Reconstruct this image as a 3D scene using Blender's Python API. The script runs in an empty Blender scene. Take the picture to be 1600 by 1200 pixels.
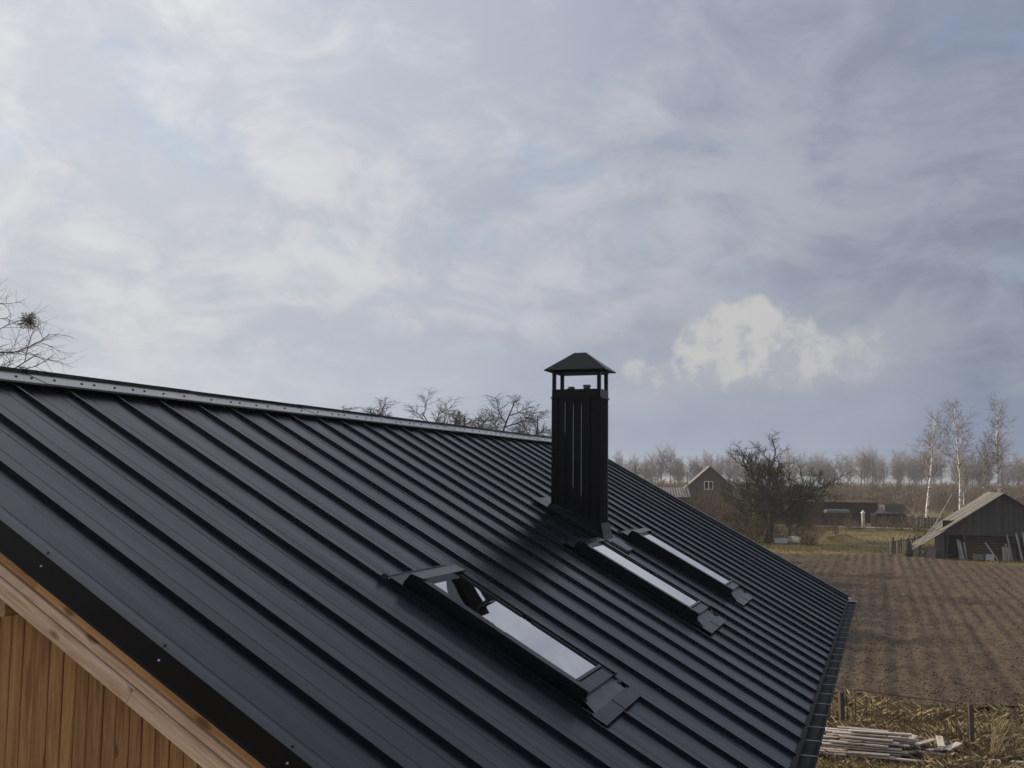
import bpy, math, random
import numpy as np
from mathutils import Matrix, Vector
R = math.radians
scene = bpy.context.scene
COL = scene.collection

# ------------------------------------------------------------------ camera
PITCH, ROLL, CAMZ = R(5.30), R(0.575), 6.0
cam = bpy.data.objects.new('camera', bpy.data.cameras.new('camera')); COL.objects.link(cam)
cam.data.sensor_width = 36.0; cam.data.lens = 36.0 * 1560 / 1600
cam.data.clip_start = 0.05; cam.data.clip_end = 6000
_f = Vector((0, math.cos(PITCH), math.sin(PITCH))); _u = Vector((0, -math.sin(PITCH), math.cos(PITCH))); _r = Vector((1, 0, 0))
_r2 = _r * math.cos(ROLL) + _u * math.sin(ROLL); _u2 = _u * math.cos(ROLL) - _r * math.sin(ROLL)
cam.matrix_world = Matrix(((_r2.x, _u2.x, -_f.x, 0), (_r2.y, _u2.y, -_f.y, 0), (_r2.z, _u2.z, -_f.z, CAMZ), (0, 0, 0, 1)))
scene.camera = cam

# ------------------------------------------------------------------ sky, sun, exposure
SUN_AZ, SUN_EL = R(-62), R(22)                     # azimuth clockwise from +Y
SUN_DIR = Vector((math.sin(SUN_AZ) * math.cos(SUN_EL), math.cos(SUN_AZ) * math.cos(SUN_EL), math.sin(SUN_EL)))
world = bpy.data.worlds.new('World'); scene.world = world; world.use_nodes = True

class NT:
    """small node-tree writer"""
    def __init__(s, tree): s.t = tree; s.t.nodes.clear()
    def n(s, typ, **kw):
        nd = s.t.nodes.new(typ)
        for k, v in kw.items(): setattr(nd, k, v)
        return nd
    def put(s, sock, v):
        if isinstance(v, bpy.types.NodeSocket): s.t.links.new(v, sock)
        elif v is not None: sock.default_value = v
    def math(s, op, a, b=None, c=None, clamp=False):
        nd = s.n('ShaderNodeMath', operation=op, use_clamp=clamp)
        for i, v in enumerate((a, b, c)): s.put(nd.inputs[i], v)
        return nd.outputs[0]
    def vmath(s, op, a, b=None, out=0):
        nd = s.n('ShaderNodeVectorMath', operation=op); s.put(nd.inputs[0], a)
        if b is not None: s.put(nd.inputs[3] if op == 'SCALE' else nd.inputs[1], b)
        return nd.outputs[out]
    def noise(s, vec, scale, detail=4, rough=.55, dist=0, out=0, dim='3D'):
        nd = s.n('ShaderNodeTexNoise', noise_dimensions=dim); s.put(nd.inputs['Vector'], vec)
        s.put(nd.inputs['Scale'], scale); s.put(nd.inputs['Detail'], detail); s.put(nd.inputs['Roughness'], rough); s.put(nd.inputs['Distortion'], dist)
        return nd.outputs[out]
    def ramp(s, fac, stops, interp='LINEAR'):
        nd = s.n('ShaderNodeValToRGB'); cr = nd.color_ramp; cr.interpolation = interp
        while len(cr.elements) < len(stops): cr.elements.new(.5)
        for e, (p, c) in zip(cr.elements, stops):
            e.position = p; e.color = (c, c, c, 1) if not hasattr(c, '__len__') else (*c, 1)
        s.put(nd.inputs[0], fac); return nd.outputs[0]
    def mix(s, fac, a, b, mode='MIX'):
        nd = s.n('ShaderNodeMix', data_type='RGBA', blend_type=mode)
        s.put(nd.inputs[0], fac)
        for sock, v in ((nd.inputs[6], a), (nd.inputs[7], b)):
            s.put(sock, (*v, 1) if isinstance(v, tuple) and len(v) == 3 else v)
        return nd.outputs[2]
    def smooth(s, v, lo, hi):
        nd = s.n('ShaderNodeMapRange', interpolation_type='SMOOTHSTEP')
        s.put(nd.inputs[0], v); nd.inputs[1].default_value = lo; nd.inputs[2].default_value = hi
        return nd.outputs[0]

def build_sky():
    w = NT(world.node_tree)
    out = w.n('ShaderNodeOutputWorld'); bg = w.n('ShaderNodeBackground'); bg.inputs[1].default_value = 0.1
    w.t.links.new(bg.outputs[0], out.inputs[0])
    sky = w.n('ShaderNodeTexSky', sky_type='NISHITA', sun_disc=False, sun_elevation=SUN_EL, sun_rotation=SUN_AZ % (2 * math.pi), air_density=1.2, dust_density=1.0)
    d = w.n('ShaderNodeTexCoord').outputs['Generated']
    sep = w.n('ShaderNodeSeparateXYZ'); w.put(sep.inputs[0], d); X, Y, Z = sep.outputs
    zc = w.math('MAXIMUM', Z, 0.0)
    k = w.math('DIVIDE', 1.0, w.math('ADD', zc, 0.42))
    comb = w.n('ShaderNodeCombineXYZ'); w.put(comb.inputs[0], w.math('MULTIPLY', X, k)); w.put(comb.inputs[1], w.math('MULTIPLY', Y, k)); comb.inputs[2].default_value = 3.3
    uv = comb.outputs[0]                                       # the cloud layer's own plane
    # how far towards the sun's side of the sky
    sdir = w.vmath('DOT_PRODUCT', d, (math.sin(SUN_AZ), math.cos(SUN_AZ), 0.0), out=1)
    side = w.smooth(w.math('ADD', sdir, w.math('MULTIPLY', w.math('SUBTRACT', w.noise(uv, 1.0, 2), .5), .70)), -.30, 1.05)
    side = w.math('MAXIMUM', side, w.math('MULTIPLY', w.smooth(sdir, -.10, -.85), .74))
    lit = w.ramp(side, [(0, (.265, .29, .36)), (.30, (.33, .355, .42)), (.55, (.475, .49, .54)), (.82, (.595, .605, .63)), (1, (.69, .695, .71))])
    shade = w.ramp(side, [(0, (.175, .205, .285)), (.30, (.235, .265, .345)), (.55, (.355, .385, .46)), (.82, (.45, .48, .545)), (1, (.54, .56, .61))])
    warp = w.vmath('ADD', uv, w.vmath('SCALE', w.vmath('SUBTRACT', w.noise(uv, 2.6, 2, out=1), (.5, .5, .5)), .30))
    n1 = w.noise(warp, 2.3, 6, .56)
    n2 = w.noise(w.vmath('ADD', warp, (7.1, 2.2, 0)), 9.0, 7, .62)
    dens = w.math('ADD', w.math('MULTIPLY', n1, .52), w.math('MULTIPLY', n2, .48))
    c = w.vmath('SCALE', w.mix(w.smooth(dens, .40, .60), shade, lit), w.math('ADD', 1.0, w.math('MULTIPLY', zc, .40)))   # overcast: lighter overhead
    # thin places where the blue shows through
    gap = w.math('MULTIPLY', w.smooth(w.noise(w.vmath('ADD', warp, (1.7, -4.4, 0)), 4.2, 4, .6), .56, .70), .45)
    blue = w.mix(.35, w.vmath('SCALE', sky.outputs[0], .115), w.mix(side, (.25, .34, .53), (.46, .56, .74)))
    c = w.mix(gap, c, blue)
    # clear, hazy air under the cloud deck along the horizon, slate blue away from the sun
    el = w.math('ARCSINE', zc); az = w.math('ARCTAN2', X, Y)
    low = w.smooth(w.math('ADD', el, w.math('MULTIPLY', w.math('SUBTRACT', n1, .5), .10)), .150, .035)
    lowc = w.ramp(side, [(0, (.17, .22, .345)), (.30, (.215, .275, .405)), (.55, (.40, .45, .55)), (.82, (.60, .63, .69)), (1, (.70, .71, .74))])
    c = w.mix(w.math('MULTIPLY', low, .85), c, lowc)
    # a bank of sunlit cumulus heads low in the sky, built from billowing noise
    cx = w.n('ShaderNodeCombineXYZ'); w.put(cx.inputs[0], az); w.put(cx.inputs[1], el); cx.inputs[2].default_value = 1.0
    q = cx.outputs[0]
    bil = w.noise(q, 26, 7, .60, .15); lump = w.noise(w.vmath('ADD', q, (.3, .8, 0)), 60, 3, .5)
    def puff(px, py, r): return math.atan((px - 800) / 1560), math.atan((751 - py) / 1560), r / 1560
    P_ = [puff(*p_) for p_ in ((1098, 540, 44), (1140, 522, 52), (1185, 512, 46), (1116, 585, 56), (1170, 585, 72), (1235, 572, 76), (1320, 592, 84), (996, 588, 26), (1034, 604, 40))]
    P_ += [(R(-75), R(7), .09), (R(70), R(7), .08), (R(150), R(7), .09), (R(-140), R(7), .09)]
    head = None
    for a0, e0, r0 in P_:
        dx = w.math('SUBTRACT', az, a0); dy = w.math('MULTIPLY', w.math('SUBTRACT', el, e0), 1.12)
        r = w.math('DIVIDE', w.math('SQRT', w.math('ADD', w.math('MULTIPLY', dx, dx), w.math('MULTIPLY', dy, dy))), r0)
        head = r if head is None else w.math('SMOOTH_MIN', head, r, .25)
    hr = w.math('ADD', head, w.math('ADD', w.math('MULTIPLY', w.math('SUBTRACT', bil, .5), 1.55), w.math('MULTIPLY', w.math('SUBTRACT', lump, .5), .30)))
    c = w.mix(w.math('MULTIPLY', w.smooth(head, 2.6, .8), .40), c, (.42, .44, .50))
    base_fade = w.smooth(w.math('ADD', el, w.math('MULTIPLY', w.math('SUBTRACT', bil, .5), .06)), .072, .112)
    right_fade = w.math('ADD', .18, w.math('MULTIPLY', w.smooth(w.math('ADD', w.math('ABSOLUTE', w.math('SUBTRACT', az, .215)), w.math('MULTIPLY', w.math('SUBTRACT', bil, .5), .08)), .23, .03), .82))
    m = w.math('MULTIPLY', w.math('MULTIPLY', w.smooth(hr, 1.06, .66), base_fade), right_fade)
    # lit from the upper left: the side of each billow that faces the sun is brighter
    grad = w.math('SUBTRACT', w.noise(w.vmath('ADD', q, (-.006, .006, 0)), 26, 5, .60, .15), w.noise(w.vmath('ADD', q, (.006, -.006, 0)), 26, 5, .60, .15))
    hc = w.mix(w.smooth(w.math('ADD', w.math('MULTIPLY', grad, -1.6), w.math('MULTIPLY', w.math('SUBTRACT', el, .115), 4.0)), -.22, .16), (.405, .425, .475), (.565, .56, .55))
    c = w.mix(w.math('MULTIPLY', m, .88), c, hc)
    # below the horizon: the land
    c = w.mix(w.smooth(Z, -.002, -.03), c, (.10, .085, .07))
    w.put(bg.inputs[0], w.vmath('SCALE', c, 10.0))
build_sky()

sun = bpy.data.objects.new('sun', bpy.data.lights.new('sun', 'SUN')); COL.objects.link(sun)
sun.data.energy = 5.0; sun.data.angle = R(.6); sun.data.color = (1.0, .85, .66)
sun.rotation_euler = SUN_DIR.to_track_quat('Z', 'Y').to_euler(); sun.location = SUN_DIR * 60

vs = scene.view_settings
vs.view_transform = 'Standard'; vs.look = 'None'; vs.exposure = 0.0; vs.gamma = 1.0; vs.use_curve_mapping = False
scene.cycles.use_denoising = True; scene.cycles.use_adaptive_sampling = True; scene.cycles.adaptive_threshold = .014; scene.cycles.max_bounces = 5; scene.cycles.diffuse_bounces = 2; scene.cycles.glossy_bounces = 3; scene.cycles.transparent_max_bounces = 12
scene.cycles.sample_clamp_indirect = 6.0

# ------------------------------------------------------------------ mesh helpers
class MB:
    """collects shapes; build() links them as ONE mesh object"""
    def __init__(s): s.v = []; s.f = []
    def add(s, vs_, fs):
        o = len(s.v); s.v.extend(tuple(v) for v in vs_); s.f.extend(tuple(i + o for i in f) for f in fs); return s
    def box(s, x0, x1, y0, y1, z0, z1, M=None):
        vs_ = [Vector(p) for p in ((x0, y0, z0), (x1, y0, z0), (x1, y1, z0), (x0, y1, z0), (x0, y0, z1), (x1, y0, z1), (x1, y1, z1), (x0, y1, z1))]
        if M: vs_ = [M @ v if isinstance(M, Matrix) else Vector(M(v)) for v in vs_]
        return s.add(vs_, [(0, 3, 2, 1), (4, 5, 6, 7), (0, 1, 5, 4), (1, 2, 6, 5), (2, 3, 7, 6), (3, 0, 4, 7)])
    def hexa(s, a, b):                                           # two quads, bottom and top
        return s.add(list(a) + list(b), [(0, 3, 2, 1), (4, 5, 6, 7), (0, 1, 5, 4), (1, 2, 6, 5), (2, 3, 7, 6), (3, 0, 4, 7)])
    def extrude(s, poly, y0, y1, M=None):                        # polygon in x,z run along y
        n = len(poly); vs_ = [Vector((p[0], y0, p[1])) for p in poly] + [Vector((p[0], y1, p[1])) for p in poly]
        if M: vs_ = [M @ v if isinstance(M, Matrix) else Vector(M(v)) for v in vs_]
        return s.add(vs_, [tuple(range(n)), tuple(range(2 * n - 1, n - 1, -1))] + [(i, i + n, (i + 1) % n + n, (i + 1) % n) for i in range(n)])
    def tube(s, pts, rad, k=6, cap=True):
        pts = [Vector(p) for p in pts]; rad = rad if hasattr(rad, '__len__') else [rad] * len(pts)
        vs_ = []; a = None
        for i, p in enumerate(pts):
            t = (pts[min(i + 1, len(pts) - 1)] - pts[max(i - 1, 0)]).normalized()
            if a is None: a = t.orthogonal().normalized()
            else: a = (a - t * a.dot(t)).normalized()
            b = t.cross(a)
            vs_ += [p + (a * math.cos(2 * math.pi * j / k) + b * math.sin(2 * math.pi * j / k)) * rad[i] for j in range(k)]
        fs = [(i * k + j, i * k + (j + 1) % k, (i + 1) * k + (j + 1) % k, (i + 1) * k + j) for i in range(len(pts) - 1) for j in range(k)]
        if cap: fs += [tuple(range(k - 1, -1, -1)), tuple(range((len(pts) - 1) * k, len(pts) * k))]
        return s.add(vs_, fs)
    def mesh(s, name, mat, smooth=False):
        me = bpy.data.meshes.new(name); me.from_pydata(s.v, [], s.f)
        if smooth: me.polygons.foreach_set('use_smooth', [True] * len(me.polygons))
        if mat: me.materials.append(mat)
        me.update(); return me
    def build(s, name, mat, parent=None, smooth=False, M=None):
        return link(name, s.mesh(name, mat, smooth), parent, M)
def link(name, me, parent=None, M=None):
    o = bpy.data.objects.new(name, me); COL.objects.link(o)
    if parent: o.parent = parent
    if M is not None: o.matrix_local = M
    return o
def empty(name, loc=(0, 0, 0), rz=0, parent=None):
    o = bpy.data.objects.new(name, None); COL.objects.link(o); o.location = loc; o.rotation_euler = (0, 0, rz); o.empty_display_size = .2
    if parent: o.parent = parent
    return o
def tag(o, label=None, cat=None, group=None, kind=None):
    if label: o['label'] = label
    if cat: o['category'] = cat
    if group: o['group'] = group
    if kind: o['kind'] = kind
    return o
def copy_tree(o, parent=None):
    c = o.copy(); COL.objects.link(c); c.parent = parent
    for ch in [x for x in COL.objects if x.parent == o]: copy_tree(ch, c)
    return c
def np_mesh(name, V, F, mat, smooth=False):
    """fast mesh of all-triangle or all-quad faces from arrays"""
    V = np.asarray(V, np.float32); F = np.asarray(F, np.int32); me = bpy.data.meshes.new(name); k = F.shape[1]
    me.vertices.add(len(V)); me.vertices.foreach_set('co', V.ravel())
    me.loops.add(F.size); me.loops.foreach_set('vertex_index', F.ravel())
    me.polygons.add(len(F)); me.polygons.foreach_set('loop_start', np.arange(0, F.size, k, dtype=np.int32))
    if smooth: me.polygons.foreach_set('use_smooth', np.ones(len(F), bool))
    me.materials.append(mat); me.update(calc_edges=True); return me

# ------------------------------------------------------------------ materials
def new_mat(name):
    m = bpy.data.materials.new(name); m.use_nodes = True; t = NT(m.node_tree)
    o = t.n('ShaderNodeOutputMaterial'); b = t.n('ShaderNodeBsdfPrincipled'); t.t.links.new(b.outputs[0], o.inputs[0])
    return m, t, b, o
def bump(t, b, h, strength=.3, dist=.01):
    n = t.n('ShaderNodeBump'); n.inputs['Strength'].default_value = strength; n.inputs['Distance'].default_value = dist
    t.put(n.inputs['Height'], h); t.t.links.new(n.outputs[0], b.inputs['Normal'])
def objco(t): return t.n('ShaderNodeTexCoord').outputs['Object']
def rnd(t): return t.n('ShaderNodeObjectInfo').outputs['Random']

def mat_metal(name, col, rough, spec=.5, dust=.10, bumpy=.06):
    m, t, b, o = new_mat(name); co = objco(t)
    n = t.noise(co, 1.1, 3, .5)
    dirt = t.math('MULTIPLY', t.smooth(n, .42, .70), dust)
    c = t.mix(dirt, col, (.16, .155, .15)); t.put(b.inputs['Base Color'], c)
    st = t.n('ShaderNodeMapping'); t.put(st.inputs[0], t.vmath('ADD', co, t.vmath('SCALE', (0.0, 41.0, 0.0), rnd(t)))); st.inputs['Scale'].default_value = (.25, 3.2, .25)
    t.put(b.inputs['Roughness'], t.math('ADD', rough, t.math('ADD', t.math('MULTIPLY', t.math('SUBTRACT', n, .5), .14), t.math('MULTIPLY', t.math('SUBTRACT', t.noise(st.outputs[0], 2.2, 2, .5), .5), .10))))
    b.inputs['Specular IOR Level'].default_value = spec
    sc = t.n('ShaderNodeMapping'); t.put(sc.inputs[0], co); sc.inputs['Scale'].default_value = (.5, 3.0, .5)
    bump(t, b, t.noise(sc.outputs[0], 1.6, 2, .4), bumpy, .02)
    return m
def mat_plain(name, col, rough=.7, var=.25, scale=3.0, spec=.3):
    m, t, b, o = new_mat(name); co = objco(t); n = t.noise(co, scale, 6, .65)
    hsv = t.n('ShaderNodeHueSaturation'); hsv.inputs['Color'].default_value = (*col, 1)
    t.put(hsv.inputs['Value'], t.math('ADD', 1 - var, t.math('MULTIPLY', t.math('ADD', n, t.math('MULTIPLY', t.math('SUBTRACT', rnd(t), .5), .5)), 2 * var)))
    t.put(b.inputs['Base Color'], hsv.outputs[0]); b.inputs['Roughness'].default_value = rough; b.inputs['Specular IOR Level'].default_value = spec
    bump(t, b, n, .25, .02); return m
def mat_wood(name, dark, light, axis='z', knots=True, grey=None, rough=.7, var=.35, fs=1.0):
    m, t, b, o = new_mat(name); co = objco(t); r = rnd(t)
    off = t.n('ShaderNodeCombineXYZ'); t.put(off.inputs[0], t.math('MULTIPLY', r, 37)); t.put(off.inputs[1], t.math('MULTIPLY', r, 91)); t.put(off.inputs[2], t.math('MULTIPLY', r, 53))
    p = t.vmath('ADD', co, off.outputs[0])
    S = {'z': (1, 1, .055), 'x': (.055, 1, 1), 'y': (1, .055, 1)}[axis]
    mp = t.n('ShaderNodeMapping'); t.put(mp.inputs[0], p); mp.inputs['Scale'].default_value = S
    g1 = t.noise(mp.outputs[0], 26 * fs, 6, .6, 1.2); g2 = t.noise(mp.outputs[0], 120 * fs, 3, .6)
    S2 = {'z': (1, 1, .45), 'x': (.45, 1, 1), 'y': (1, .45, 1)}[axis]
    mk = t.n('ShaderNodeMapping'); t.put(mk.inputs[0], p); mk.inputs['Scale'].default_value = S2
    f = t.math('ADD', t.math('MULTIPLY', g1, .7), t.math('MULTIPLY', g2, .3))
    c = t.ramp(f, [(.36, dark), (.60, light)])
    if grey: c = t.mix(t.math('MULTIPLY', t.smooth(t.noise(p, 1.7, 5, .65), .38, .62), .8), c, grey)
    if knots:
        vo = t.n('ShaderNodeTexVoronoi'); t.put(vo.inputs['Vector'], mk.outputs[0]); vo.inputs['Scale'].default_value = 6.8 * fs; vo.inputs['Randomness'].default_value = 1
        kn = t.smooth(t.math('ADD', vo.outputs['Distance'], t.math('MULTIPLY', t.math('SUBTRACT', g1, .5), .16)), .18, .07)
        c = t.mix(t.math('MULTIPLY', kn, .80), c, tuple(x * .30 for x in dark))
    hsv = t.n('ShaderNodeHueSaturation'); t.put(hsv.inputs['Color'], c)
    t.put(hsv.inputs['Value'], t.math('ADD', 1 - var / 2, t.math('MULTIPLY', r, var))); t.put(hsv.inputs['Hue'], t.math('ADD', .496, t.math('MULTIPLY', r, .008)))
    t.put(b.inputs['Base Color'], hsv.outputs[0]); b.inputs['Roughness'].default_value = rough; b.inputs['Specular IOR Level'].default_value = .25
    bump(t, b, f, .35, .004); return m
def mat_bark(name, dark, light, scale=5.0):
    m, t, b, o = new_mat(name); co = objco(t); n = t.noise(co, scale, 5, .65)
    hsv = t.n('ShaderNodeHueSaturation'); t.put(hsv.inputs['Color'], t.ramp(n, [(.35, dark), (.65, light)])); t.put(hsv.inputs['Value'], t.math('ADD', .8, t.math('MULTIPLY', rnd(t), .4)))
    t.put(b.inputs['Base Color'], hsv.outputs[0]); b.inputs['Roughness'].default_value = .9; b.inputs['Specular IOR Level'].default_value = .1
    bump(t, b, n, .5, .02); return m
def mat_birch():
    m, t, b, o = new_mat('birch_bark'); co = objco(t)
    mp = t.n('ShaderNodeMapping'); t.put(mp.inputs[0], co); mp.inputs['Scale'].default_value = (1, 1, 2.2)
    n = t.noise(mp.outputs[0], 1.5, 6, .7); c = t.ramp(n, [(.42, (.05, .045, .04)), (.50, (.62, .60, .57)), (.7, (.80, .78, .74))])
    t.put(b.inputs['Base Color'], c); b.inputs['Roughness'].default_value = .8; return m
M = {}
M['roof'] = mat_metal('roof_metal', (.0044, .0068, .0115), .29, .46, .006)
M['trim'] = mat_metal('trim_metal', (.0042, .0054, .0080), .29, .34, .008, .03)
M['cap'] = mat_metal('cap_metal', (.010, .0115, .015), .17, .6, .010, .01)
M['chimney'] = mat_metal('chimney_metal', (.0030, .0040, .0060), .36, .22, .004, .03)
M['apron'] = mat_metal('apron_lead', (.085, .093, .105), .42, .5, .2, .25)
M['gutter'] = mat_metal('gutter_metal', (.0045, .0048, .005), .6, .22, .03)
M['zinc'] = mat_metal('zinc', (.13, .14, .15), .45, .5, .3)
M['wall_wood'] = mat_wood('wall_wood', (.25, .120, .047), (.48, .265, .118), 'z', var=.26)
M['barge_wood'] = mat_wood('barge_wood', (.52, .32, .20), (.80, .58, .42), 'x', var=.22)
M['barge_orange'] = mat_wood('barge_orange', (.45, .22, .085), (.68, .38, .17), 'x', var=.2)
M['purlin'] = mat_wood('purlin_wood', (.30, .16, .08), (.52, .33, .20), 'y', var=.2)
M['dark'] = mat_plain('dark_void', (.012, .012, .012), .9)
M['lining'] = mat_wood('lining_wood', (.22, .12, .06), (.36, .22, .12), 'y', False)
M['screw'] = mat_plain('screw_dark', (.02, .02, .022), .5); M['screw_bright'] = mat_plain('screw_bright', (.6, .6, .6), .35)
M['old_wood_x'] = mat_wood('old_wood_x', (.24, .195, .155), (.55, .48, .40), 'x', True, (.47, .44, .405), .85, .5, .9)
M['old_wood_z'] = mat_wood('old_wood_z', (.030, .028, .026), (.085, .079, .072), 'z', False, (.08, .078, .075), .9, .5, .5)
M['pale_wood_z'] = mat_wood('pale_wood_z', (.16, .14, .115), (.36, .33, .29), 'z', False, (.34, .33, .32), .9, .4, .5)
M['roof_plank'] = mat_wood('roof_plank', (.12, .104, .086), (.27, .245, .212), 'x', False, (.235, .225, .21), .9, .45, .5)
M['log'] = mat_wood('log_wood', (.09, .065, .045), (.20, .15, .105), 'x', False, None, .9, .3, .5)
M['post'] = mat_wood('post_wood', (.035, .027, .022), (.11, .085, .065), 'z', False, None, .9, .3)
M['rust'] = mat_plain('rust', (.065, .035, .022), .9, .4, 20)
M['bark'] = mat_bark('bark', (.035, .030, .025), (.085, .072, .058))
M['twig'] = mat_bark('twig', (.06, .048, .036), (.125, .10, .075), 2)
M['apple_twig'] = mat_bark('apple_twig', (.045, .040, .022), (.10, .088, .050), 2)
M['shrub_twig'] = mat_bark('shrub_twig', (.085, .060, .036), (.17, .125, .078), 1.5)
M['birch'] = mat_birch(); M['birch_twig'] = mat_bark('birch_twig', (.13, .095, .078), (.23, .18, .15), 2)
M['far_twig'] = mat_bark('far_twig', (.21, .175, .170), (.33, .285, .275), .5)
M['thicket'] = mat_bark('thicket_twig', (.045, .036, .022), (.165, .122, .080), .07)
M['mistletoe'] = mat_bark('mistletoe', (.05, .055, .015), (.13, .10, .035), 6)
M['brick_red'] = mat_plain('maroon_sheet', (.034, .012, .010), .7, .3, .8)
M['concrete'] = mat_plain('concrete', (.36, .35, .33), .9, .3, 4)
M['white'] = mat_plain('white_paint', (.72, .72, .70), .6, .1)
M['grey_board'] = mat_plain('grey_board', (.085, .083, .076), .85, .35, 1.2)
M['slate'] = mat_plain('slate_sheet', (.21, .185, .175), .85, .3, 2.0)
M['cream'] = mat_plain('cream_wall', (.27, .245, .185), .9, .3, 1.0)
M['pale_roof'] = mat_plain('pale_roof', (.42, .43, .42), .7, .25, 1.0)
M['glass_dark'] = mat_plain('window_glass', (.02, .025, .03), .08, .1, 1, .5)
M['grass_dry'] = mat_bark('grass_dry', (.17, .132, .075), (.36, .295, .18), 1.2)
M['grass_green'] = mat_bark('grass_green', (.15, .120, .045), (.34, .27, .115), .35)

def mat_glass():
    m, t, b, o = new_mat('skylight_glass'); t.t.nodes.remove(b)
    co = objco(t); n = t.noise(co, 1.7, 1, .4)
    bp = t.n('ShaderNodeBump'); bp.inputs['Strength'].default_value = .05; bp.inputs['Distance'].default_value = .02; t.put(bp.inputs['Height'], n)
    g = t.n('ShaderNodeBsdfGlossy'); g.inputs['Roughness'].default_value = .015; g.inputs['Color'].default_value = (1, .985, .95, 1); t.t.links.new(bp.outputs[0], g.inputs['Normal'])
    tr = t.n('ShaderNodeBsdfTransparent'); tr.inputs['Color'].default_value = (.55, .60, .58, 1)
    fr = t.n('ShaderNodeFresnel'); fr.inputs['IOR'].default_value = 2.6
    mx = t.n('ShaderNodeMixShader'); t.put(mx.inputs[0], t.math('ADD', t.math('MULTIPLY', fr.outputs[0], 1.4), .44, clamp=True))
    t.t.links.new(tr.outputs[0], mx.inputs[1]); t.t.links.new(g.outputs[0], mx.inputs[2]); t.t.links.new(mx.outputs[0], o.inputs[0])
    return m
M['glass'] = mat_glass()

def mat_soil():
    m, t, b, o = new_mat('ploughed_soil'); co = objco(t)
    n = t.noise(co, 5.5, 8, .72); big = t.noise(co, .16, 4, .6); straw = t.noise(co, 16, 4, .7)
    c = t.ramp(n, [(.30, (.045, .034, .026)), (.52, (.104, .079, .056)), (.72, (.18, .141, .100))])
    c = t.mix(t.math('MULTIPLY', t.smooth(straw, .57, .70), .65), c, (.40, .32, .22))
    c = t.mix(t.math('MULTIPLY', t.smooth(big, .44, .64), .40), c, (.085, .062, .044))
    t.put(b.inputs['Base Color'], c); b.inputs['Roughness'].default_value = .95; b.inputs['Specular IOR Level'].default_value = .1
    bump(t, b, n, .8, .10); return m
def mat_ground():
    m, t, b, o = new_mat('meadow_ground'); co = objco(t)
    n = t.noise(co, 1.3, 8, .7); big = t.noise(co, .045, 5, .6); f = t.noise(co, 9, 5, .7)
    c = t.ramp(n, [(.32, (.085, .064, .030)), (.5, (.20, .155, .068)), (.7, (.32, .25, .12))])
    c = t.mix(t.smooth(big, .45, .60), c, t.ramp(f, [(.35, (.075, .066, .026)), (.65, (.17, .145, .062))]))
    t.put(b.inputs['Base Color'], c); b.inputs['Roughness'].default_value = .95; b.inputs['Specular IOR Level'].default_value = .1
    bump(t, b, t.math('ADD', n, f), .7, .08); return m
M['soil'] = mat_soil(); M['ground'] = mat_ground()
M['gravel'] = mat_plain('gravel', (.34, .29, .23), .95, .3, 1.5)

# ------------------------------------------------------------------ the land
def grid_sheet(name, x0, x1, y0, y1, nx, ny, zf, mat, keep=None):
    xs = np.linspace(x0, x1, nx); ys = np.linspace(y0, y1, ny); Xg, Yg = np.meshgrid(xs, ys)
    V = np.stack([Xg, Yg, zf(Xg, Yg)], -1).reshape(-1, 3); I = np.arange(nx * ny).reshape(ny, nx)
    F = np.stack([I[:-1, :-1], I[:-1, 1:], I[1:, 1:], I[1:, :-1]], -1).reshape(-1, 4)
    if keep is not None:
        c = V[F].mean(1); F = F[keep(c[:, 0], c[:, 1])]
    return link(name, np_mesh(name, V, F, mat, True))
NR = np.random.RandomState(4)
def value_noise(seed, cell):
    T = np.random.RandomState(seed).rand(256, 256)
    def f(x, y):
        u = np.asarray(x) / cell + 500; v = np.asarray(y) / cell + 500; i = np.floor(u).astype(int); j = np.floor(v).astype(int); a = u - i; b = v - j
        a = a * a * (3 - 2 * a); b = b * b * (3 - 2 * b); g = lambda p, q: T[p % 256, q % 256]
        return (g(i, j) * (1 - a) + g(i + 1, j) * a) * (1 - b) + (g(i, j + 1) * (1 - a) + g(i + 1, j + 1) * a) * b - .5
    return f
vn = {c: value_noise(int(c * 100), c) for c in (.22, .5, 1.2, 4.0, 15.0)}
def ground_z(x, y):
    n = .10 * vn[4.0](x, y) + .05 * vn[1.2](x, y); return n * .6
g = grid_sheet('ground', -160, 240, -60, 340, 240, 240, lambda x, y: ground_z(x, y) - .05, M['ground']); tag(g, kind='structure')
far = MB(); far.box(-1600, 1600, -700, 2600, -2.0, -.32); tag(far.build('far_terrain', M['ground']), kind='structure')

def in_field(x, y):
    wob = .6 * vn[4.0](x, y)
    top = 80.5 + (x - 22) * 0.05 - np.clip(x - 30.0, 0, 4.5) * 2.1 - np.clip(x - 34.5, 0, 99) * .35
    bottom = 28.0 - .28 * (x - 9) + 1.3 * vn[1.2](x, y) + .9 * vn[.5](x, y)
    return (y + wob * 3 < top) & (y - wob > bottom) & (x > -16) & (x < 62)
ca, sa = math.cos(R(20)), math.sin(R(20))
def field_z(x, y):
    q = x * ca - y * sa; row = np.sin(q * 2 * math.pi / .62)
    z = .034 * row * (.6 + 1.2 * (vn[4.0](x + 9, y) + .3)) + .055 * vn[.22](x, y) + .06 * vn[.5](x, y) + .10 * vn[1.2](x, y) - .06 * np.maximum(0, np.sin(q * 2 * math.pi / 3.1 + 1.6 * vn[4.0](x, y))) ** 3 * (.5 + 1.0 * (vn[4.0](y, x) + .4))
    return z * .85 + ground_z(x, y) + .115
f = grid_sheet('ploughed_field', -18, 64, 25, 84, 500, 380, field_z, M['soil'], in_field); tag(f, kind='structure')
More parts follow.
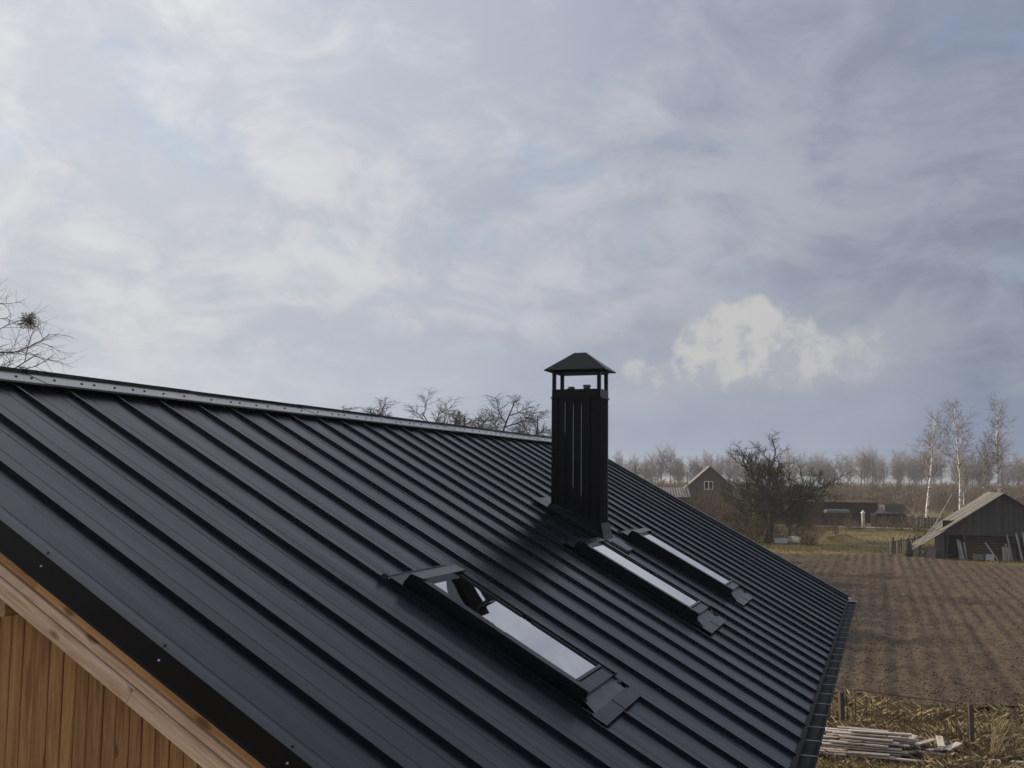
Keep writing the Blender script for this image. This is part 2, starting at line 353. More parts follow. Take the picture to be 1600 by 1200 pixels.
def clods():
    rs = np.random.RandomState(8); n = 32000
    y = 27 + 50 * rs.rand(n) ** 1.5; x = -2 + rs.rand(n) * (y * .55 + 4); ok = in_field(x, y); x, y = x[ok], y[ok]; n = len(x)
    r = (.010 + .028 * rs.rand(n) ** 3) * (1 + .006 * y)
    base = np.array([(1, 0, 0), (-.5, .87, 0), (-.5, -.87, 0), (0, 0, .9), (0, 0, -.7)], float)
    V = base[None] * r[:, None, None] * (.6 + .8 * rs.rand(n, 5, 3)); a = rs.rand(n) * 6.28; c, s = np.cos(a)[:, None], np.sin(a)[:, None]
    V = np.stack([V[..., 0] * c - V[..., 1] * s, V[..., 0] * s + V[..., 1] * c, V[..., 2]], -1) + np.stack([x, y, field_z(x, y) + r * .3], -1)[:, None]
    F = np.array([(0, 1, 3), (1, 2, 3), (2, 0, 3), (1, 0, 4), (2, 1, 4), (0, 2, 4)])
    F = (F[None] + (np.arange(n) * 5)[:, None, None]).reshape(-1, 3)
    tag(link('soil_clods', np_mesh('soil_clods', V.reshape(-1, 3), F, M['soil'])), 'broken clods of brown earth lying over the ploughed field', 'clods', kind='stuff')
clods()
# gravel lane
lane = MB(); pts = [(-5, 131), (30, 130), (40, 128), (48, 126), (54, 119), (62, 112), (90, 104)]
for a, b in zip(pts[:-1], pts[1:]):
    lane.add([(a[0], a[1] - 1.3, .075), (b[0], b[1] - 1.3, .075), (b[0], b[1] + 1.3, .075), (a[0], a[1] + 1.3, .075)], [(0, 1, 2, 3)])
tag(lane.build('gravel_lane', M['gravel']), kind='structure')

def blades(name, n, region, hmin, hmax, mat, label, wid=.012, seed=1, lean=.5):
    rs = np.random.RandomState(seed); x, y = region(rs, n); n = len(x)
    h = (hmin + (hmax - hmin) * rs.rand(n) ** 2) * np.clip(.6 + 1.6 * (vn[1.2](x, y) + .3), .25, 1.5); a = rs.rand(n) * 6.283; w = wid * (.6 + .8 * rs.rand(n))
    ln = h * lean * (rs.rand(n) * 1.6); b = rs.rand(n) * 6.283; z = ground_z(x, y) - .08
    P0 = np.stack([x - w * np.cos(a), y - w * np.sin(a), z], -1); P1 = np.stack([x + w * np.cos(a), y + w * np.sin(a), z], -1)
    P2 = np.stack([x + ln * np.cos(b) * .45 + w * .7 * np.cos(a), y + ln * np.sin(b) * .45 + w * .7 * np.sin(a), z + h * .65], -1); P3 = np.stack([x + ln * np.cos(b), y + ln * np.sin(b), z + h], -1)
    V = np.stack([P0, P1, P2, P3], 1).reshape(-1, 3); k = np.arange(n)[:, None] * 4
    F = np.concatenate([k + np.array([[0, 1, 2]]), k + np.array([[0, 2, 3]])]).astype(int)
    return tag(link(name, np_mesh(name, V, F, mat)), label, 'grass', kind='stuff')
def reg_near(rs, n):
    y = 15 + 13.5 * rs.rand(n); x = 4 + rs.rand(n) * 14; ok = ~in_field(x, y - .5 - 1.6 * vn[1.2](x, y)); return x[ok], y[ok]
def reg_mid(rs, n):
    y = 74 + 52 * rs.rand(n) ** 1.3; x = 14 + rs.rand(n) * 50; ok = ~in_field(x, y); return x[ok], y[ok]
blades('dry_grass', 125000, reg_near, .05, .24, M['grass_dry'], 'dry yellow grass around the timber pile and rod fence', .0038, 3, 1.3)
blades('meadow_grass', 65000, reg_mid, .04, .20, M['grass_green'], 'short green and yellow grass between field and lane', .03, 5)

# ------------------------------------------------------------------ the house with the metal roof
ZR, TH, YAW, PW = 6.615, R(28.694), R(20.551), .5
cT, sT = math.cos(TH), math.sin(TH); SL = 5.733                # slope length below the ridge flashing
X0 = -.26; STOP = X0 / math.cos(TH); ZT = ZR - X0 * math.tan(TH)    # the true ridge line
house = empty('house', (-3.503, 7.009, 0), -YAW)
tag(house, 'wooden house with long black standing seam metal roof and chimney', 'house')
def rp(v, side=1):                                              # (s down slope, t along ridge, h off the slope) -> house coordinates
    s, t, h = v; x = s * cT + h * sT; return (x if side > 0 else 2 * X0 - x, t, ZR - s * sT + h * cT)
PAN = -.029                                                     # pan level; h = 0 is the crest of the seams
N0, N1 = -3, 29
T0, T1 = N0 * PW, N1 * PW
def panel_mesh(var, side, ns):
    rs = random.Random(var * 7 + (side > 0)); prof = [(.0065, 0), (.07, 0), (.153, 0), (.157, -.003), (.161, 0), (.25, .0), (.358, 0), (.362, -.003), (.366, 0), (.43, 0), (.4935, 0), (.4935, .027), (.491, .029), (.5060, .029), (.5060, 0)]
    mb = MB(); tl = rs.uniform(-.0032, .0032); amp = [[rs.uniform(-1, 1) * .0026 for _ in range(4)] for _ in range(ns + 1)]; S0 = STOP + .115
    for i in range(ns + 1):
        s = S0 + (SL - S0) * i / ns
        for j, (t, h) in enumerate(prof):
            b = amp[i][0] * 1.0 if j == 1 else amp[i][1] if j == 5 else amp[i][2] if j == 9 else 0
            mb.v.append(rp((s, t, PAN + h + b + tl * max(0, 1 - abs(t - .25) / .24) * (1 if j < 7 else -.5)), side))
    n = len(prof)
    for i in range(ns):
        for j in range(n - 1):
            q = (i * n + j, i * n + j + 1, (i + 1) * n + j + 1, (i + 1) * n + j); mb.f.append(q if side < 0 else q[::-1])
    return mb.mesh('roof_panel', M['roof'], False)
deck = MB()
for side in (1, -1):
    pr = [(SL - .01, PAN - .012), (SL - .01, PAN - .06), (STOP, PAN - .06), (STOP, PAN - .012)]
    deck.hexa([rp((s, T0 + .05, h), side) for s, h in pr], [rp((s, T1 - .05, h), side) for s, h in pr])
roofp = deck.build('roof', M['trim'], house)
fm = [panel_mesh(k, 1, 9) for k in range(4)]; bm_ = panel_mesh(0, -1, 1)
for i in range(N0, N1):
    link('roof_panel', fm[(i * 7 + i // 3) % 4], roofp).location = (0, i * PW, 0)
    link('roof_panel', bm_, roofp).location = (0, i * PW, 0)
# ridge cap: lapped two-metre lengths on a raised vent strip
vent = MB()
for side in (1, -1):
    vent.hexa([rp((s, T0, h), side) for s, h in ((STOP + .20, PAN), (STOP + .20, .004), (STOP + .1, .0), (STOP + .1, PAN))], [rp((s, T1, h), side) for s, h in ((STOP + .20, PAN), (STOP + .20, .004), (STOP + .1, .0), (STOP + .1, PAN))])
vent.build('vent_strip', M['dark'], house)
CAPW, CAPA = .27, R(21.0)
def cap_section(t0, t1, lift):
    mb = MB(); zc = ZT - .020 + lift; dz = CAPW * math.sin(CAPA); dx = CAPW * math.cos(CAPA)
    prof = [(-.013 - dx - .002, -dz - .012), (-.013 - dx, -dz), (-.013, 0), (-.013, .022), (.013, .022), (.013, 0), (.013 + dx, -dz), (.013 + dx + .002, -dz - .012)]
    n = len(prof); vs_ = [(X0 + x, t0, zc + z) for x, z in prof] + [(X0 + x, t1, zc + z) for x, z in prof]
    vs_ += [(x, y, z - .002) for x, y, z in vs_]
    fs = [(i, i + n, i + n + 1, i + 1) for i in range(n - 1)] + [(2 * n + i, 2 * n + i + 1, 3 * n + i + 1, 3 * n + i) for i in range(n - 1)]
    mb.add(vs_, fs); return mb
ts = [T0 - .02]; k = 0
while ts[-1] < T1: ts.append(min(ts[-1] + 1.86, T1 + .02))
sm = MB(); sm.tube([(0, 0, -.006), (0, 0, .007)], [.0115, .0085], 6); screw_mesh = sm.mesh('screw', M['screw'])
rr = random.Random(3)
for i, (a, b) in enumerate(zip(ts[:-1], ts[1:])):
    sec = cap_section(a - (.05 if i else 0), b, .003 * (i % 2)).build('ridge_cap', M['cap'], house)
    t = a + .12
    while t < b - .04:
        u = CAPW * .58 + rr.uniform(-.010, .010); x = X0 + .013 + u * math.cos(CAPA); z = ZT - .020 + .003 * (i % 2) - u * math.sin(CAPA)
        link('screw', screw_mesh, sec, Matrix.Translation((x, t, z)) @ Matrix.Rotation(CAPA, 4, 'Y')); t += rr.choice((.22, .26, .28, .30, .14))
# verge flashing and barge boards on both gables
for side in (1, -1):
    for e, t_out, sg in ((0, T0, -1), (1, T1, 1)):
        def V_(s, dt, dz): p = rp((s, t_out + sg * dt, 0), side); return (p[0], p[1], p[2] + dz)
        vf = MB(); s0, s1 = STOP, SL
        vg = MB()
        for (d0, z0, d1, z1) in ((.004, .006, .008, -.128), (.008, -.128, .018, -.140), (.018, -.140, .0, -.146)):
            vg.add([V_(s0, d0, z0), V_(s1, d0, z0), V_(s1, d1, z1), V_(s0, d1, z1)], [(0, 1, 2, 3)])
        vg.build('verge_face', M['chimney'], house)
        for (d0, z0, d1, z1) in ((-.095, -.030, -.092, -.002), (-.092, -.002, -.055, .001), (-.055, .001, -.053, .004), (-.053, .004, .004, .006)):
            q = [V_(s0, d0, z0), V_(s1, d0, z0), V_(s1, d1, z1), V_(s0, d1, z1)]; vf.add(q, [(0, 1, 2, 3)])
        v_o = vf.build('verge_flashing', M['roof'], house)
        if e == 0 and side == 1:
            for s in (.55, 1.35, 2.12, 2.95, 3.75, 4.6, 5.4):
                p = V_(s, .011, -.055); link('screw', bpy.data.meshes.get('screw_bright') or sm.mesh('screw_bright', M['screw_bright']), v_o, Matrix.Translation(p) @ Matrix.Rotation(R(90), 4, 'X') @ Matrix.Scale(.5, 4))
                p = V_(s, -.03, .008); link('screw', screw_mesh, v_o, Matrix.Translation(p) @ Matrix.Scale(.6, 4))
        # boards: local x runs down the slope
        base = Matrix.Translation(rp((STOP, 0, 0), side)) @ (Matrix.Rotation(TH, 4, 'Y') if side > 0 else Matrix.Rotation(math.pi, 4, 'Z') @ Matrix.Rotation(TH, 4, 'Y'))
        yy = (lambda v: v) if side > 0 else (lambda v: -v)
        def board(nm, s_a, s_b, d0, d1, z0, z1, mat):          # d: outward from the verge plane; z in slope normal
            ya, yb = sorted((yy(t_out + sg * d0), yy(t_out + sg * d1))); mb = MB()
            mb.box(s_a, s_b, ya, yb, z0, z1); return mb.build(nm, mat, house, M=base)
        kz = cT
        SB = SL - STOP - .02; top = [(0.0, 2.44), (2.4425, SB)]
        for s_a, s_b in top: board('barge_board', s_a, s_b, -.12, -.018, -.182, -.130, M['barge_orange'])
        for s_a, s_b in ((.0, 1.72), (1.723, 4.35), (4.352, SB)): board('barge_board', s_a, s_b, -.13, -.004, -.232, -.190, M['barge_wood'])
        for s_a, s_b in ((.0, 3.22), (3.223, SB)): board('barge_board', s_a, s_b, -.14, .014, -.314, -.240, M['barge_wood'])
        if e == 0: board('soffit_board', .05, SB - .03, -.30, -.132, -.150, -.132, M['purlin'])
# purlins poking out under the verge
for x in (2 * X0 - 3.3, 2 * X0 - 1.535, 1.535, 3.3):
    z = ZT - abs(x - X0) * math.tan(TH) - .295; mb = MB(); mb.box(x - .075, x + .075, T0 + .02, T0 + .4, z - .20, z)
    mb.build('purlin', M['purlin'], house)
mb = MB(); mb.box(X0 - .08, X0 + .08, T0 + .02, T0 + .4, ZT - .55, ZT - .30); mb.build('ridge_beam', M['purlin'], house)
# gable walls of upright boards
TW = T0 + .22; TWF = T1 - .22; HW = 4.42
def roof_under(x): return ZT - abs(x - X0) * math.tan(TH) - .14 / cT
core = MB()
HL = HW - 2 * X0                                                # half-width left of the origin
core.extrude([(-HL + .03, 0), (HW - .03, 0), (HW - .03, roof_under(HW) - .05), (X0, ZT - .26), (-HL + .03, roof_under(HW) - .05)], TW + .03, TWF - .03)
wall = core.build('wall', M['dark'], house)
x = -HL; rw = random.Random(5)
while x < HW:
    w_ = rw.choice((.078, .084, .084, .090, .096)); x1 = min(x + w_, HW); g_ = .0022; j = rw.uniform(-.0025, .0025)
    for tt, sg in ((TW, -1), (TWF, 1)):
        if sg > 0 and False: continue
        za, zb = roof_under(x + g_) , roof_under(x1 - g_); mb = MB(); y0, y1 = sorted((tt + sg * j, tt - sg * .026)); c_ = .004
        yo, yi = (y0, y1) if sg < 0 else (y1, y0)
        poly = [(x + g_, yi), (x + g_, yo - sg * c_), (x + g_ + c_, yo), (x1 - g_ - c_, yo), (x1 - g_, yo - sg * c_), (x1 - g_, yi)]
        lo = [(px, py, .25) for px, py in poly]; hi = [(px, py, min(roof_under(px), ZT - .2)) for px, py in poly]; n = 6
        mb.add(lo + hi, [tuple(range(n)), tuple(range(2 * n - 1, n - 1, -1))] + [(i, i + n, (i + 1) % n + n, (i + 1) % n) for i in range(n)])
        mb.build('plank', M['wall_wood'], wall)
    x = x1
for sx, xw in ((-1, HL), (1, HW)):                              # long walls under the eaves
    y = TW
    while y < TWF:
        y1 = min(y + .145, TWF); mb = MB(); xa, xb = sorted((sx * xw, sx * (xw - .026))); mb.box(xa, xb, y + .002, y1 - .002, .25, roof_under(HW))
        mb.build('plank', M['wall_wood'], wall); y = y1
mb = MB(); mb.box(-HL + .03, HW - .03, TW + .03, TWF - .03, -.4, .26); mb.build('plinth', M['concrete'], house)
# gutters
for side in (1, -1):
    fx = (lambda v: v) if side > 0 else (lambda v: 2 * X0 - v)
    gx, gz, gr = SL * cT + .062, ZR - SL * sT - .080, .066; mb = MB(); k = 12
    ring = [(gx - gr * math.cos(math.pi * i / k), gz - gr * math.sin(math.pi * i / k)) for i in range(k + 1)]
    ring2 = [(gx - (gr - .003) * math.cos(math.pi * i / k), gz - (gr - .003) * math.sin(math.pi * i / k)) for i in range(k + 1)]
    for a in (ring, ring2[::-1]):
        n = len(a); mb.add([(fx(px), T0, pz) for px, pz in a] + [(fx(px), T1, pz) for px, pz in a], [(i, i + 1, i + 1 + n, i + n) for i in range(n - 1)])
    for t in (T0, T1 - .003):
        mb.extrude(ring, t, t + .003, lambda v: (fx(v[0]), v[1], v[2]))
    mb.tube([(fx(gx + gr + .004), T0, gz + .002), (fx(gx + gr + .004), T1, gz + .002)], .010, 8)
    gut = mb.build('gutter', M['gutter'], house, True)
    for i in range(N0, N1):
        t = (i + .5) * PW; bmb = MB(); bmb.box(fx(SL * cT - .05), fx(gx + gr + .012), t - .012, t + .012, gz + .006, gz + .010)
        bmb.box(fx(gx + gr + .008), fx(gx + gr + .016), t - .012, t + .012, gz - .02, gz + .0105)
        bmb.build('gutter_bracket', M['zinc'], gut)
    fa = MB(); ex_ = SL * cT; fa.box(fx(ex_ - .06), fx(ex_ - .035), T0 + .01, T1 - .01, ZR - SL * sT - .24, ZR - SL * sT - .035); fa.box(fx(HW - .01), fx(ex_ - .061), T0 + .01, T1 - .01, ZR - SL * sT - .24, ZR - SL * sT - .22); fa.build('fascia', M['trim'], house)
    drip = MB(); drip.hexa([(fx(SL * cT - .02), T0, ZR - SL * sT - .012), (fx(SL * cT + .012), T0, ZR - SL * sT - .05), (fx(SL * cT + .010), T0, ZR - SL * sT - .052), (fx(SL * cT - .03), T0, ZR - SL * sT - .05)],
              [(fx(SL * cT - .02), T1, ZR - SL * sT - .012), (fx(SL * cT + .012), T1, ZR - SL * sT - .05), (fx(SL * cT + .010), T1, ZR - SL * sT - .052), (fx(SL * cT - .03), T1, ZR - SL * sT - .05)])
    drip.build('drip_edge', M['gutter'], house)
ec = MB(); ec.box(SL * cT - .01, SL * cT + .16, T1 - .50, T1 - .478, ZR - SL * sT - .055, ZR - SL * sT - .035); ec.box(SL * cT - .0, SL * cT + .05, T1 - .40, T1 - .30, ZR - SL * sT - .02, ZR - SL * sT - .005)
ec.build('gutter_clip', M['screw_bright'], house)

# chimney
def chimney():
    x0, x1, t0, t1, zt = 1.85, 2.46, 6.50, 6.86, 6.99
    def rz(x): return ZR - x * math.tan(TH) + PAN
    def ring_wall(o, z0f, z1):
        pass
    sh = MB(); lo = [(x0, t0, rz(x0) - .05), (x1, t0, rz(x1) - .05), (x1, t1, rz(x1) - .05), (x0, t1, rz(x0) - .05)]
    sh.hexa(lo, [(x, t, zt) for x, t, _ in lo]); c = sh.build('chimney', M['chimney'], house)
    # cladding sheets of the shaft, each a narrow upright tray
    def tray(a, b, out, along):
        mb = MB(); g_ = .0015; pts = [(a + g_, .0), (a + .006, .004), (a + .012, .018), (a + .018, .004), (b - g_, .003)]
        if along == 'x':
            vs_ = [(u, out[0] + out[1] * d, rz(u) + .01) for u, d in pts] + [(u, out[0] + out[1] * d, zt - .004) for u, d in pts]
        else:
            vs_ = [(out[0] + out[1] * d, u, rz(out[0]) + .01) for u, d in pts] + [(out[0] + out[1] * d, u, zt - .004) for u, d in pts]
        n = len(pts); mb.add(vs_, [(i, i + 1, i + 1 + n, i + n) for i in range(n - 1)]); mb.build('cladding_sheet', M['chimney'], c)
    ex = [x0, 1.912, 2.012, 2.118, 2.222, 2.33, x1 - .012]
    for a, b in zip(ex[:-1], ex[1:]): tray(a, b, (t0, -1), 'x'); tray(a, b, (t1, 1), 'x')
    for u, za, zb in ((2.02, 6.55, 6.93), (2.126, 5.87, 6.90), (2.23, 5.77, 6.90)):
        mb = MB(); mb.box(u - .0025, u + .0025, t0 - .0215, t0 - .0185, za, zb); mb.build('pale_strip', M['pale_roof'], c)  # thin pale lines laid along three of the seams
    for i in range(4): tray(t0 + .09 * i, t0 + .09 * (i + 1), (x1, 1), 'y'); tray(t0 + .09 * i, t0 + .09 * (i + 1), (x0, -1), 'y')
    for cx, ct in ((x0, t0), (x1, t0), (x1, t1), (x0, t1)):      # corner angles
        mb = MB(); sx = 1 if cx == x0 else -1; st = 1 if ct == t0 else -1
        for a, b_, e, f_ in (((cx - sx * .007), (cx + sx * .028), (ct - st * .008), (ct - st * .0055)), ((cx - sx * .0075), (cx - sx * .0055), (ct - st * .007), (ct + st * .028))):
            mb.hexa([(a, e, rz(a) + .01), (b_, e, rz(b_) + .01), (b_, f_, rz(b_) + .01), (a, f_, rz(a) + .01)], [(a, e, zt), (b_, e, zt), (b_, f_, zt), (a, f_, zt)])
        mb.build('corner_angle', M['chimney'], c)
    # flared skirt and flashing on the roof
    sk = MB(); o = .035
    bot = [(x0 - .05, t0 - o), (x1 + .075, t0 - o), (x1 + .075, t1 + o), (x0 - .05, t1 + o)]; top = [(x0 - .012, t0 - .02), (x1 + .022, t0 - .02), (x1 + .022, t1 + .02), (x0 - .012, t1 + .02)]
    hz = [.10, .22, .22, .10]
    vs_ = [(x, t, rz(x) + .036) for x, t in bot] + [(a[0] * .45 + b_[0] * .55, a[1] * .45 + b_[1] * .55, rz(b_[0]) + .09) for a, b_ in zip(bot, top)] + [(x, t, rz(x) + h) for (x, t), h in zip(top, hz)]
    sk.add(vs_, [(i + r_ * 4, (i + 1) % 4 + r_ * 4, (i + 1) % 4 + 4 + r_ * 4, i + 4 + r_ * 4) for r_ in (0, 1) for i in range(4)]); sk.build('skirt_flashing', M['chimney'], c)
    fl = MB()
    a_ = (x0 - .12) / cT; b_ = (x1 + .30) / cT
    fl.box(a_, b_, t0 - .10, t0 - .03, .002, .010, rp); fl.box(a_, b_, t1 + .03, t1 + .12, .002, .010, rp); fl.box(a_ - .12, a_ + .1, t0 - .12, t1 + .12, .011, .016, rp); fl.box(b_ - .27, b_, t0 + .02, t1 + .10, .011, .020, rp)
    fl.build('roof_flashing', M['trim'], c)
    ap = MB(); ap.box((x1 + .13) / cT, (x1 + .33) / cT, t0 - .02, t0 + .22, .022, .05, rp); ap.build('lower_apron', M['apron'], c)
    # collar, posts, hood
    col_ = MB(); p = .022
    col_.box(x0 - p, x1 + p, t0 - p, t1 + p, zt - .012, zt + .004); col_.box(x0 - .008, x1 + .008, t0 - .008, t1 + .008, zt + .004, zt + .10)
    col_.build('collar', M['chimney'], c)
    pw = .042
    for px in (x0 - .006, x1 + .006 - pw):
        for pt in (t0 - .006, t1 + .006 - pw):
            mb = MB(); mb.box(px, px + pw, pt, pt + pw, zt + .10, zt + .35); mb.build('post', M['chimney'], c)
    hd = MB(); fr = MB(); fr.box(x0 - .010, x1 + .010, t0 - .010, t1 + .010, zt + .305, zt + .352); fr.build('hood_frame', M['chimney'], c)
    ov = .088; z0, z1 = zt + .342, zt + .575; mid = (x0 + x1) / 2; mt = (t0 + t1) / 2
    B = [(x0 - ov, t0 - ov, z0), (x1 + ov, t0 - ov, z0), (x1 + ov, t1 + ov, z0), (x0 - ov, t1 + ov, z0)]; D = [(x, t, z0 - .012) for x, t, _ in B]
    Tp = [(mid - .075, mt - .012, z1), (mid + .075, mt - .012, z1), (mid + .075, mt + .012, z1), (mid - .075, mt + .012, z1)]
    hd.add(D + B + Tp, [(3, 2, 1, 0), (0, 1, 5, 4), (1, 2, 6, 5), (2, 3, 7, 6), (3, 0, 4, 7), (4, 5, 9, 8), (5, 6, 10, 9), (6, 7, 11, 10), (7, 4, 8, 11), (8, 9, 10, 11)])
    hd.build('hood', M['chimney'], c)
    for px, hgt in ((2.03, .145), (2.24, .165)):
        mb = MB(); mb.tube([(px, mt, zt - .1), (px, mt, zt + hgt - .03), (px, mt, zt + hgt - .028), (px, mt, zt + hgt)], [.042, .042, .050, .050], 14, True); mb.build('flue_pipe', M['zinc'], c, True)
chimney()

# roof windows
def skylight(tc, idx):
    F = empty  # parts are authored on the slope
    fo = .37; s0, s1 = 2.90, 4.36; hg = .080
    fr = MB()
    for t0, t1 in ((tc - fo, tc - fo + .085), (tc + fo - .085, tc + fo)): fr.box(s0, s1, t0, t1, PAN, hg - .006, rp)
    fr.box(s0, s0 + .09, tc - fo + .085, tc + fo - .085, PAN, hg - .006, rp); fr.box(s1 - .10, s1, tc - fo + .085, tc + fo - .085, PAN, hg - .012, rp)
    sk = fr.build('skylight', M['trim'], house)
    for sg in (-1, 1):                                          # side cover rails, jointed
        for a, b in ((s0 + .03, 3.60), (3.604, s1 + .012)):
            mb = MB(); e0, e1 = sorted((tc + sg * (fo + .012), tc + sg * (fo - .055)))
            mb.box(a, b, e0, e1, hg - .03, hg + .016, rp); e0, e1 = sorted((tc + sg * (fo - .058), tc + sg * (fo - .098))); mb.box(a + .06, b - .03, e0, e1, hg - .03, hg + .006, rp)
            mb.build('side_cover', M['trim'], sk)
        mb = MB(); e = tc + sg * (fo + .012)                    # side flashing gutter standing on the pan
        a0, a1 = sorted((e, e + sg * .105)); mb.box(s0 - .12, s1 + .10, a0, a1, PAN - .004, PAN + .018, rp); b0, b1 = sorted((e + sg * .095, e + sg * .105)); mb.box(s0 - .10, s1 + .12, b0, b1, PAN, .022, rp)
        b0, b1 = sorted((e + sg * .002, e + sg * .008)); mb.box(s0 - .02, s1 + .03, b0, b1, PAN, hg - .03, rp); mb.build('side_flashing', M['trim'], sk)
    hood = MB(); hood.hexa([rp(v) for v in ((s0 - .045, tc - fo - .014, PAN), (s0 + .085, tc - fo - .014, PAN), (s0 + .085, tc + fo + .014, PAN), (s0 - .045, tc + fo + .014, PAN))], [rp(v) for v in ((s0 - .015, tc - fo - .014, hg + .012), (s0 + .085, tc - fo - .014, hg + .030), (s0 + .085, tc + fo + .014, hg + .030), (s0 - .015, tc + fo + .014, hg + .012))])
    hood.build('hood', M['trim'], sk)
    lc = MB(); lc.box(s1 - .085, s1 + .008, tc - fo + .05, tc + fo - .05, hg - .03, hg + .004, rp); lc.box(s1 - .118, s1 - .095, tc - .285, tc + .285, hg - .03, hg + .012, rp); lc.build('bottom_cover', M['trim'], sk)
    pn = MB(); pn.box(s0 + .07, s1 - .10, tc - .285, tc + .285, hg - .010, hg - .004, rp); pn.build('pane', M['glass'], sk)
    ln = MB(); ln.box(s0 + .09, s0 + .13, tc - .285, tc + .285, PAN + .036, hg - .012, rp)
    for sg in (-1, 1): e0, e1 = sorted((tc + sg * .285, tc + sg * .265)); ln.box(s0 + .13, s1 - .10, e0, e1, PAN + .036, hg - .012, rp)
    ln.build('lining', M['lining'], sk)
    dk = MB(); dk.box(s0 + .05, s1 - .06, tc - .29, tc + .29, PAN + .030, PAN + .037, rp); dk.build('dark_backing', M['dark'], sk)  # near-black plate standing in for the unlit room under the pane
    fl = MB(); fl.box(s0 - .13, s0 - .02, tc - .5, tc + .5, .004, .009, rp); fl.box(s0 - .135, s0 - .128, tc - .5, tc + .5, -.02, .013, rp); fl.build('upper_flashing', M['trim'], sk)
    tp = MB(); tp.hexa([rp(v) for v in ((s0 - .16, tc - .52, .0), (s0 - .11, tc - .52, .0), (s0 - .11, tc - .47, .0), (s0 - .16, tc - .47, .0))], [rp(v) for v in ((s0 - .15, tc - .51, .025), (s0 - .12, tc - .50, .028), (s0 - .12, tc - .48, .022), (s0 - .15, tc - .48, .028))]); tp.build('folded_corner', M['trim'], sk)
    # apron below: a wavy lead-like sheet then two flat plates
    ap = MB(); nx_, ny_ = 6, 16; rs = random.Random(idx); vs_ = []
    for i in range(nx_ + 1):
        for j in range(ny_ + 1):
            s = s1 + .0 + .115 * i / nx_; t = tc - .40 + .80 * j / ny_; u = i / nx_
            h = (.030 * (1 - u) + .009) + .010 * math.sin(j * 1.1 + idx) * u * (1 - u) * 2 + rs.uniform(-.002, .002); vs_.append(rp((s, t, h)))
    ap.add(vs_, [(i * (ny_ + 1) + j, (i + 1) * (ny_ + 1) + j, (i + 1) * (ny_ + 1) + j + 1, i * (ny_ + 1) + j + 1) for i in range(nx_) for j in range(ny_)])
    ap.build('apron', M['apron'], sk, True)
    for a, b in ((tc - .47, tc + .015), (tc + .02, tc + .50)):
        mb = MB(); mb.box(s1 + .105, s1 + .225, a, b, .004, .009 + (.003 if a > tc else 0), rp); mb.build('apron_plate', M['trim'], sk)
    cl = MB(); cl.box(s1 + .02, s1 + .06, tc + fo + .02, tc + fo + .07, .012, .03, rp); cl.build('corner_clip', M['chimney'], sk)
for i, tc in enumerate((1.50, 5.62, 8.06)): skylight(tc, i)

# ------------------------------------------------------------------ bare trees
def grow(rng, p, d, length, r, lev, P, out):
    """one branch and its children; out gets (level, points, radii)"""
    L = P[lev]; ns = L['seg']; pts = [Vector(p)]; rad = [r]; d = Vector(d).normalized(); taper = L.get('taper', .35)
    for i in range(ns):
        j = Vector((rng.gauss(0, 1), rng.gauss(0, 1), rng.gauss(0, 1))) * L['wig']
        d = (d + j + Vector((0, 0, L['up']))).normalized(); pts.append(pts[-1] + d * (length / ns)); rad.append(r * (1 - (1 - taper) * (i + 1) / ns))
    out.append((lev, pts, rad))
    if lev + 1 >= len(P): return
    C = P[lev + 1]; n = max(1, int(round(C['n'] * rng.uniform(.75, 1.25)))); a0 = rng.uniform(0, 6.28)
    for k in range(n):
        f = C['lo'] + (1 - C['lo']) * ((k + rng.uniform(.2, .8)) / n) ** C.get('pow', 1.0); q = f * ns; i = min(int(q), ns - 1); u = q - i
        base = pts[i].lerp(pts[i + 1], u); rb = rad[i] * (1 - u) + rad[i + 1] * u; dr = (pts[i + 1] - pts[i]).normalized()
        o = dr.orthogonal().normalized(); o = Matrix.Rotation(a0 + k * 2.4 + rng.uniform(-.4, .4), 3, dr) @ o; ang = R(C['ang']) * rng.uniform(.7, 1.25)
        nd = dr * math.cos(ang) + o * math.sin(ang)
        ln = length * C['len'] * rng.uniform(.6, 1.2) * (1 - C.get('fall', .5) * f)
        grow(rng, base, nd, ln, min(rb * .8, max(r * C['rad'] * rng.uniform(.75, 1.1), C['rmin'])), lev + 1, P, out)
def tree_meshes(name, seed, H, r0, P, split, tm, cm, lean=(0, 0), dome=1.0):
    rng = random.Random(seed); out = []
    grow(rng, (0, 0, -.25), (lean[0], lean[1], 1), H * P[0]['len'], r0, 0, P, out)
    top = max(p.z for _, ps, _ in out for p in ps); k_ = H / top
    a, b = MB(), MB()
    for lev, ps, rd in out:
        ps = [Vector((p.x * k_, p.y * k_, H * (1 - (1 - p.z / top) ** dome) if p.z > 0 else p.z * k_)) for p in ps]
        (a if lev < split else b).tube(ps, rd, 8 if lev == 0 else 5 if lev < split else 3, lev < split)
    return a.mesh('trunk', tm, True), b.mesh('crown', cm)
def plant_tree(name, meshes, loc, rz, label, group=None, cat='tree', s=1.0, tilt=(0, 0)):
    o = empty(name, loc, 0); o.rotation_euler = (tilt[0], tilt[1], rz); o.scale = (s, s, s)
    link('trunk', meshes[0], o); link('crown', meshes[1], o); return tag(o, label, cat, group)
broad = [dict(len=.36, seg=6, wig=.05, up=.02, taper=.62), dict(n=9, lo=.38, ang=56, len=1.25, rad=.50, rmin=.03, seg=8, wig=.13, up=.07, fall=.1, taper=.25),
         dict(n=9, lo=.18, ang=48, len=.56, rad=.42, rmin=.014, seg=6, wig=.16, up=.05, fall=.45), dict(n=11, lo=.12, ang=46, len=.60, rad=.42, rmin=.007, seg=4, wig=.18, up=.03, fall=.4),
         dict(n=9, lo=.12, ang=42, len=.60, rad=.48, rmin=.0045, seg=3, wig=.2, up=.0, fall=.3)]
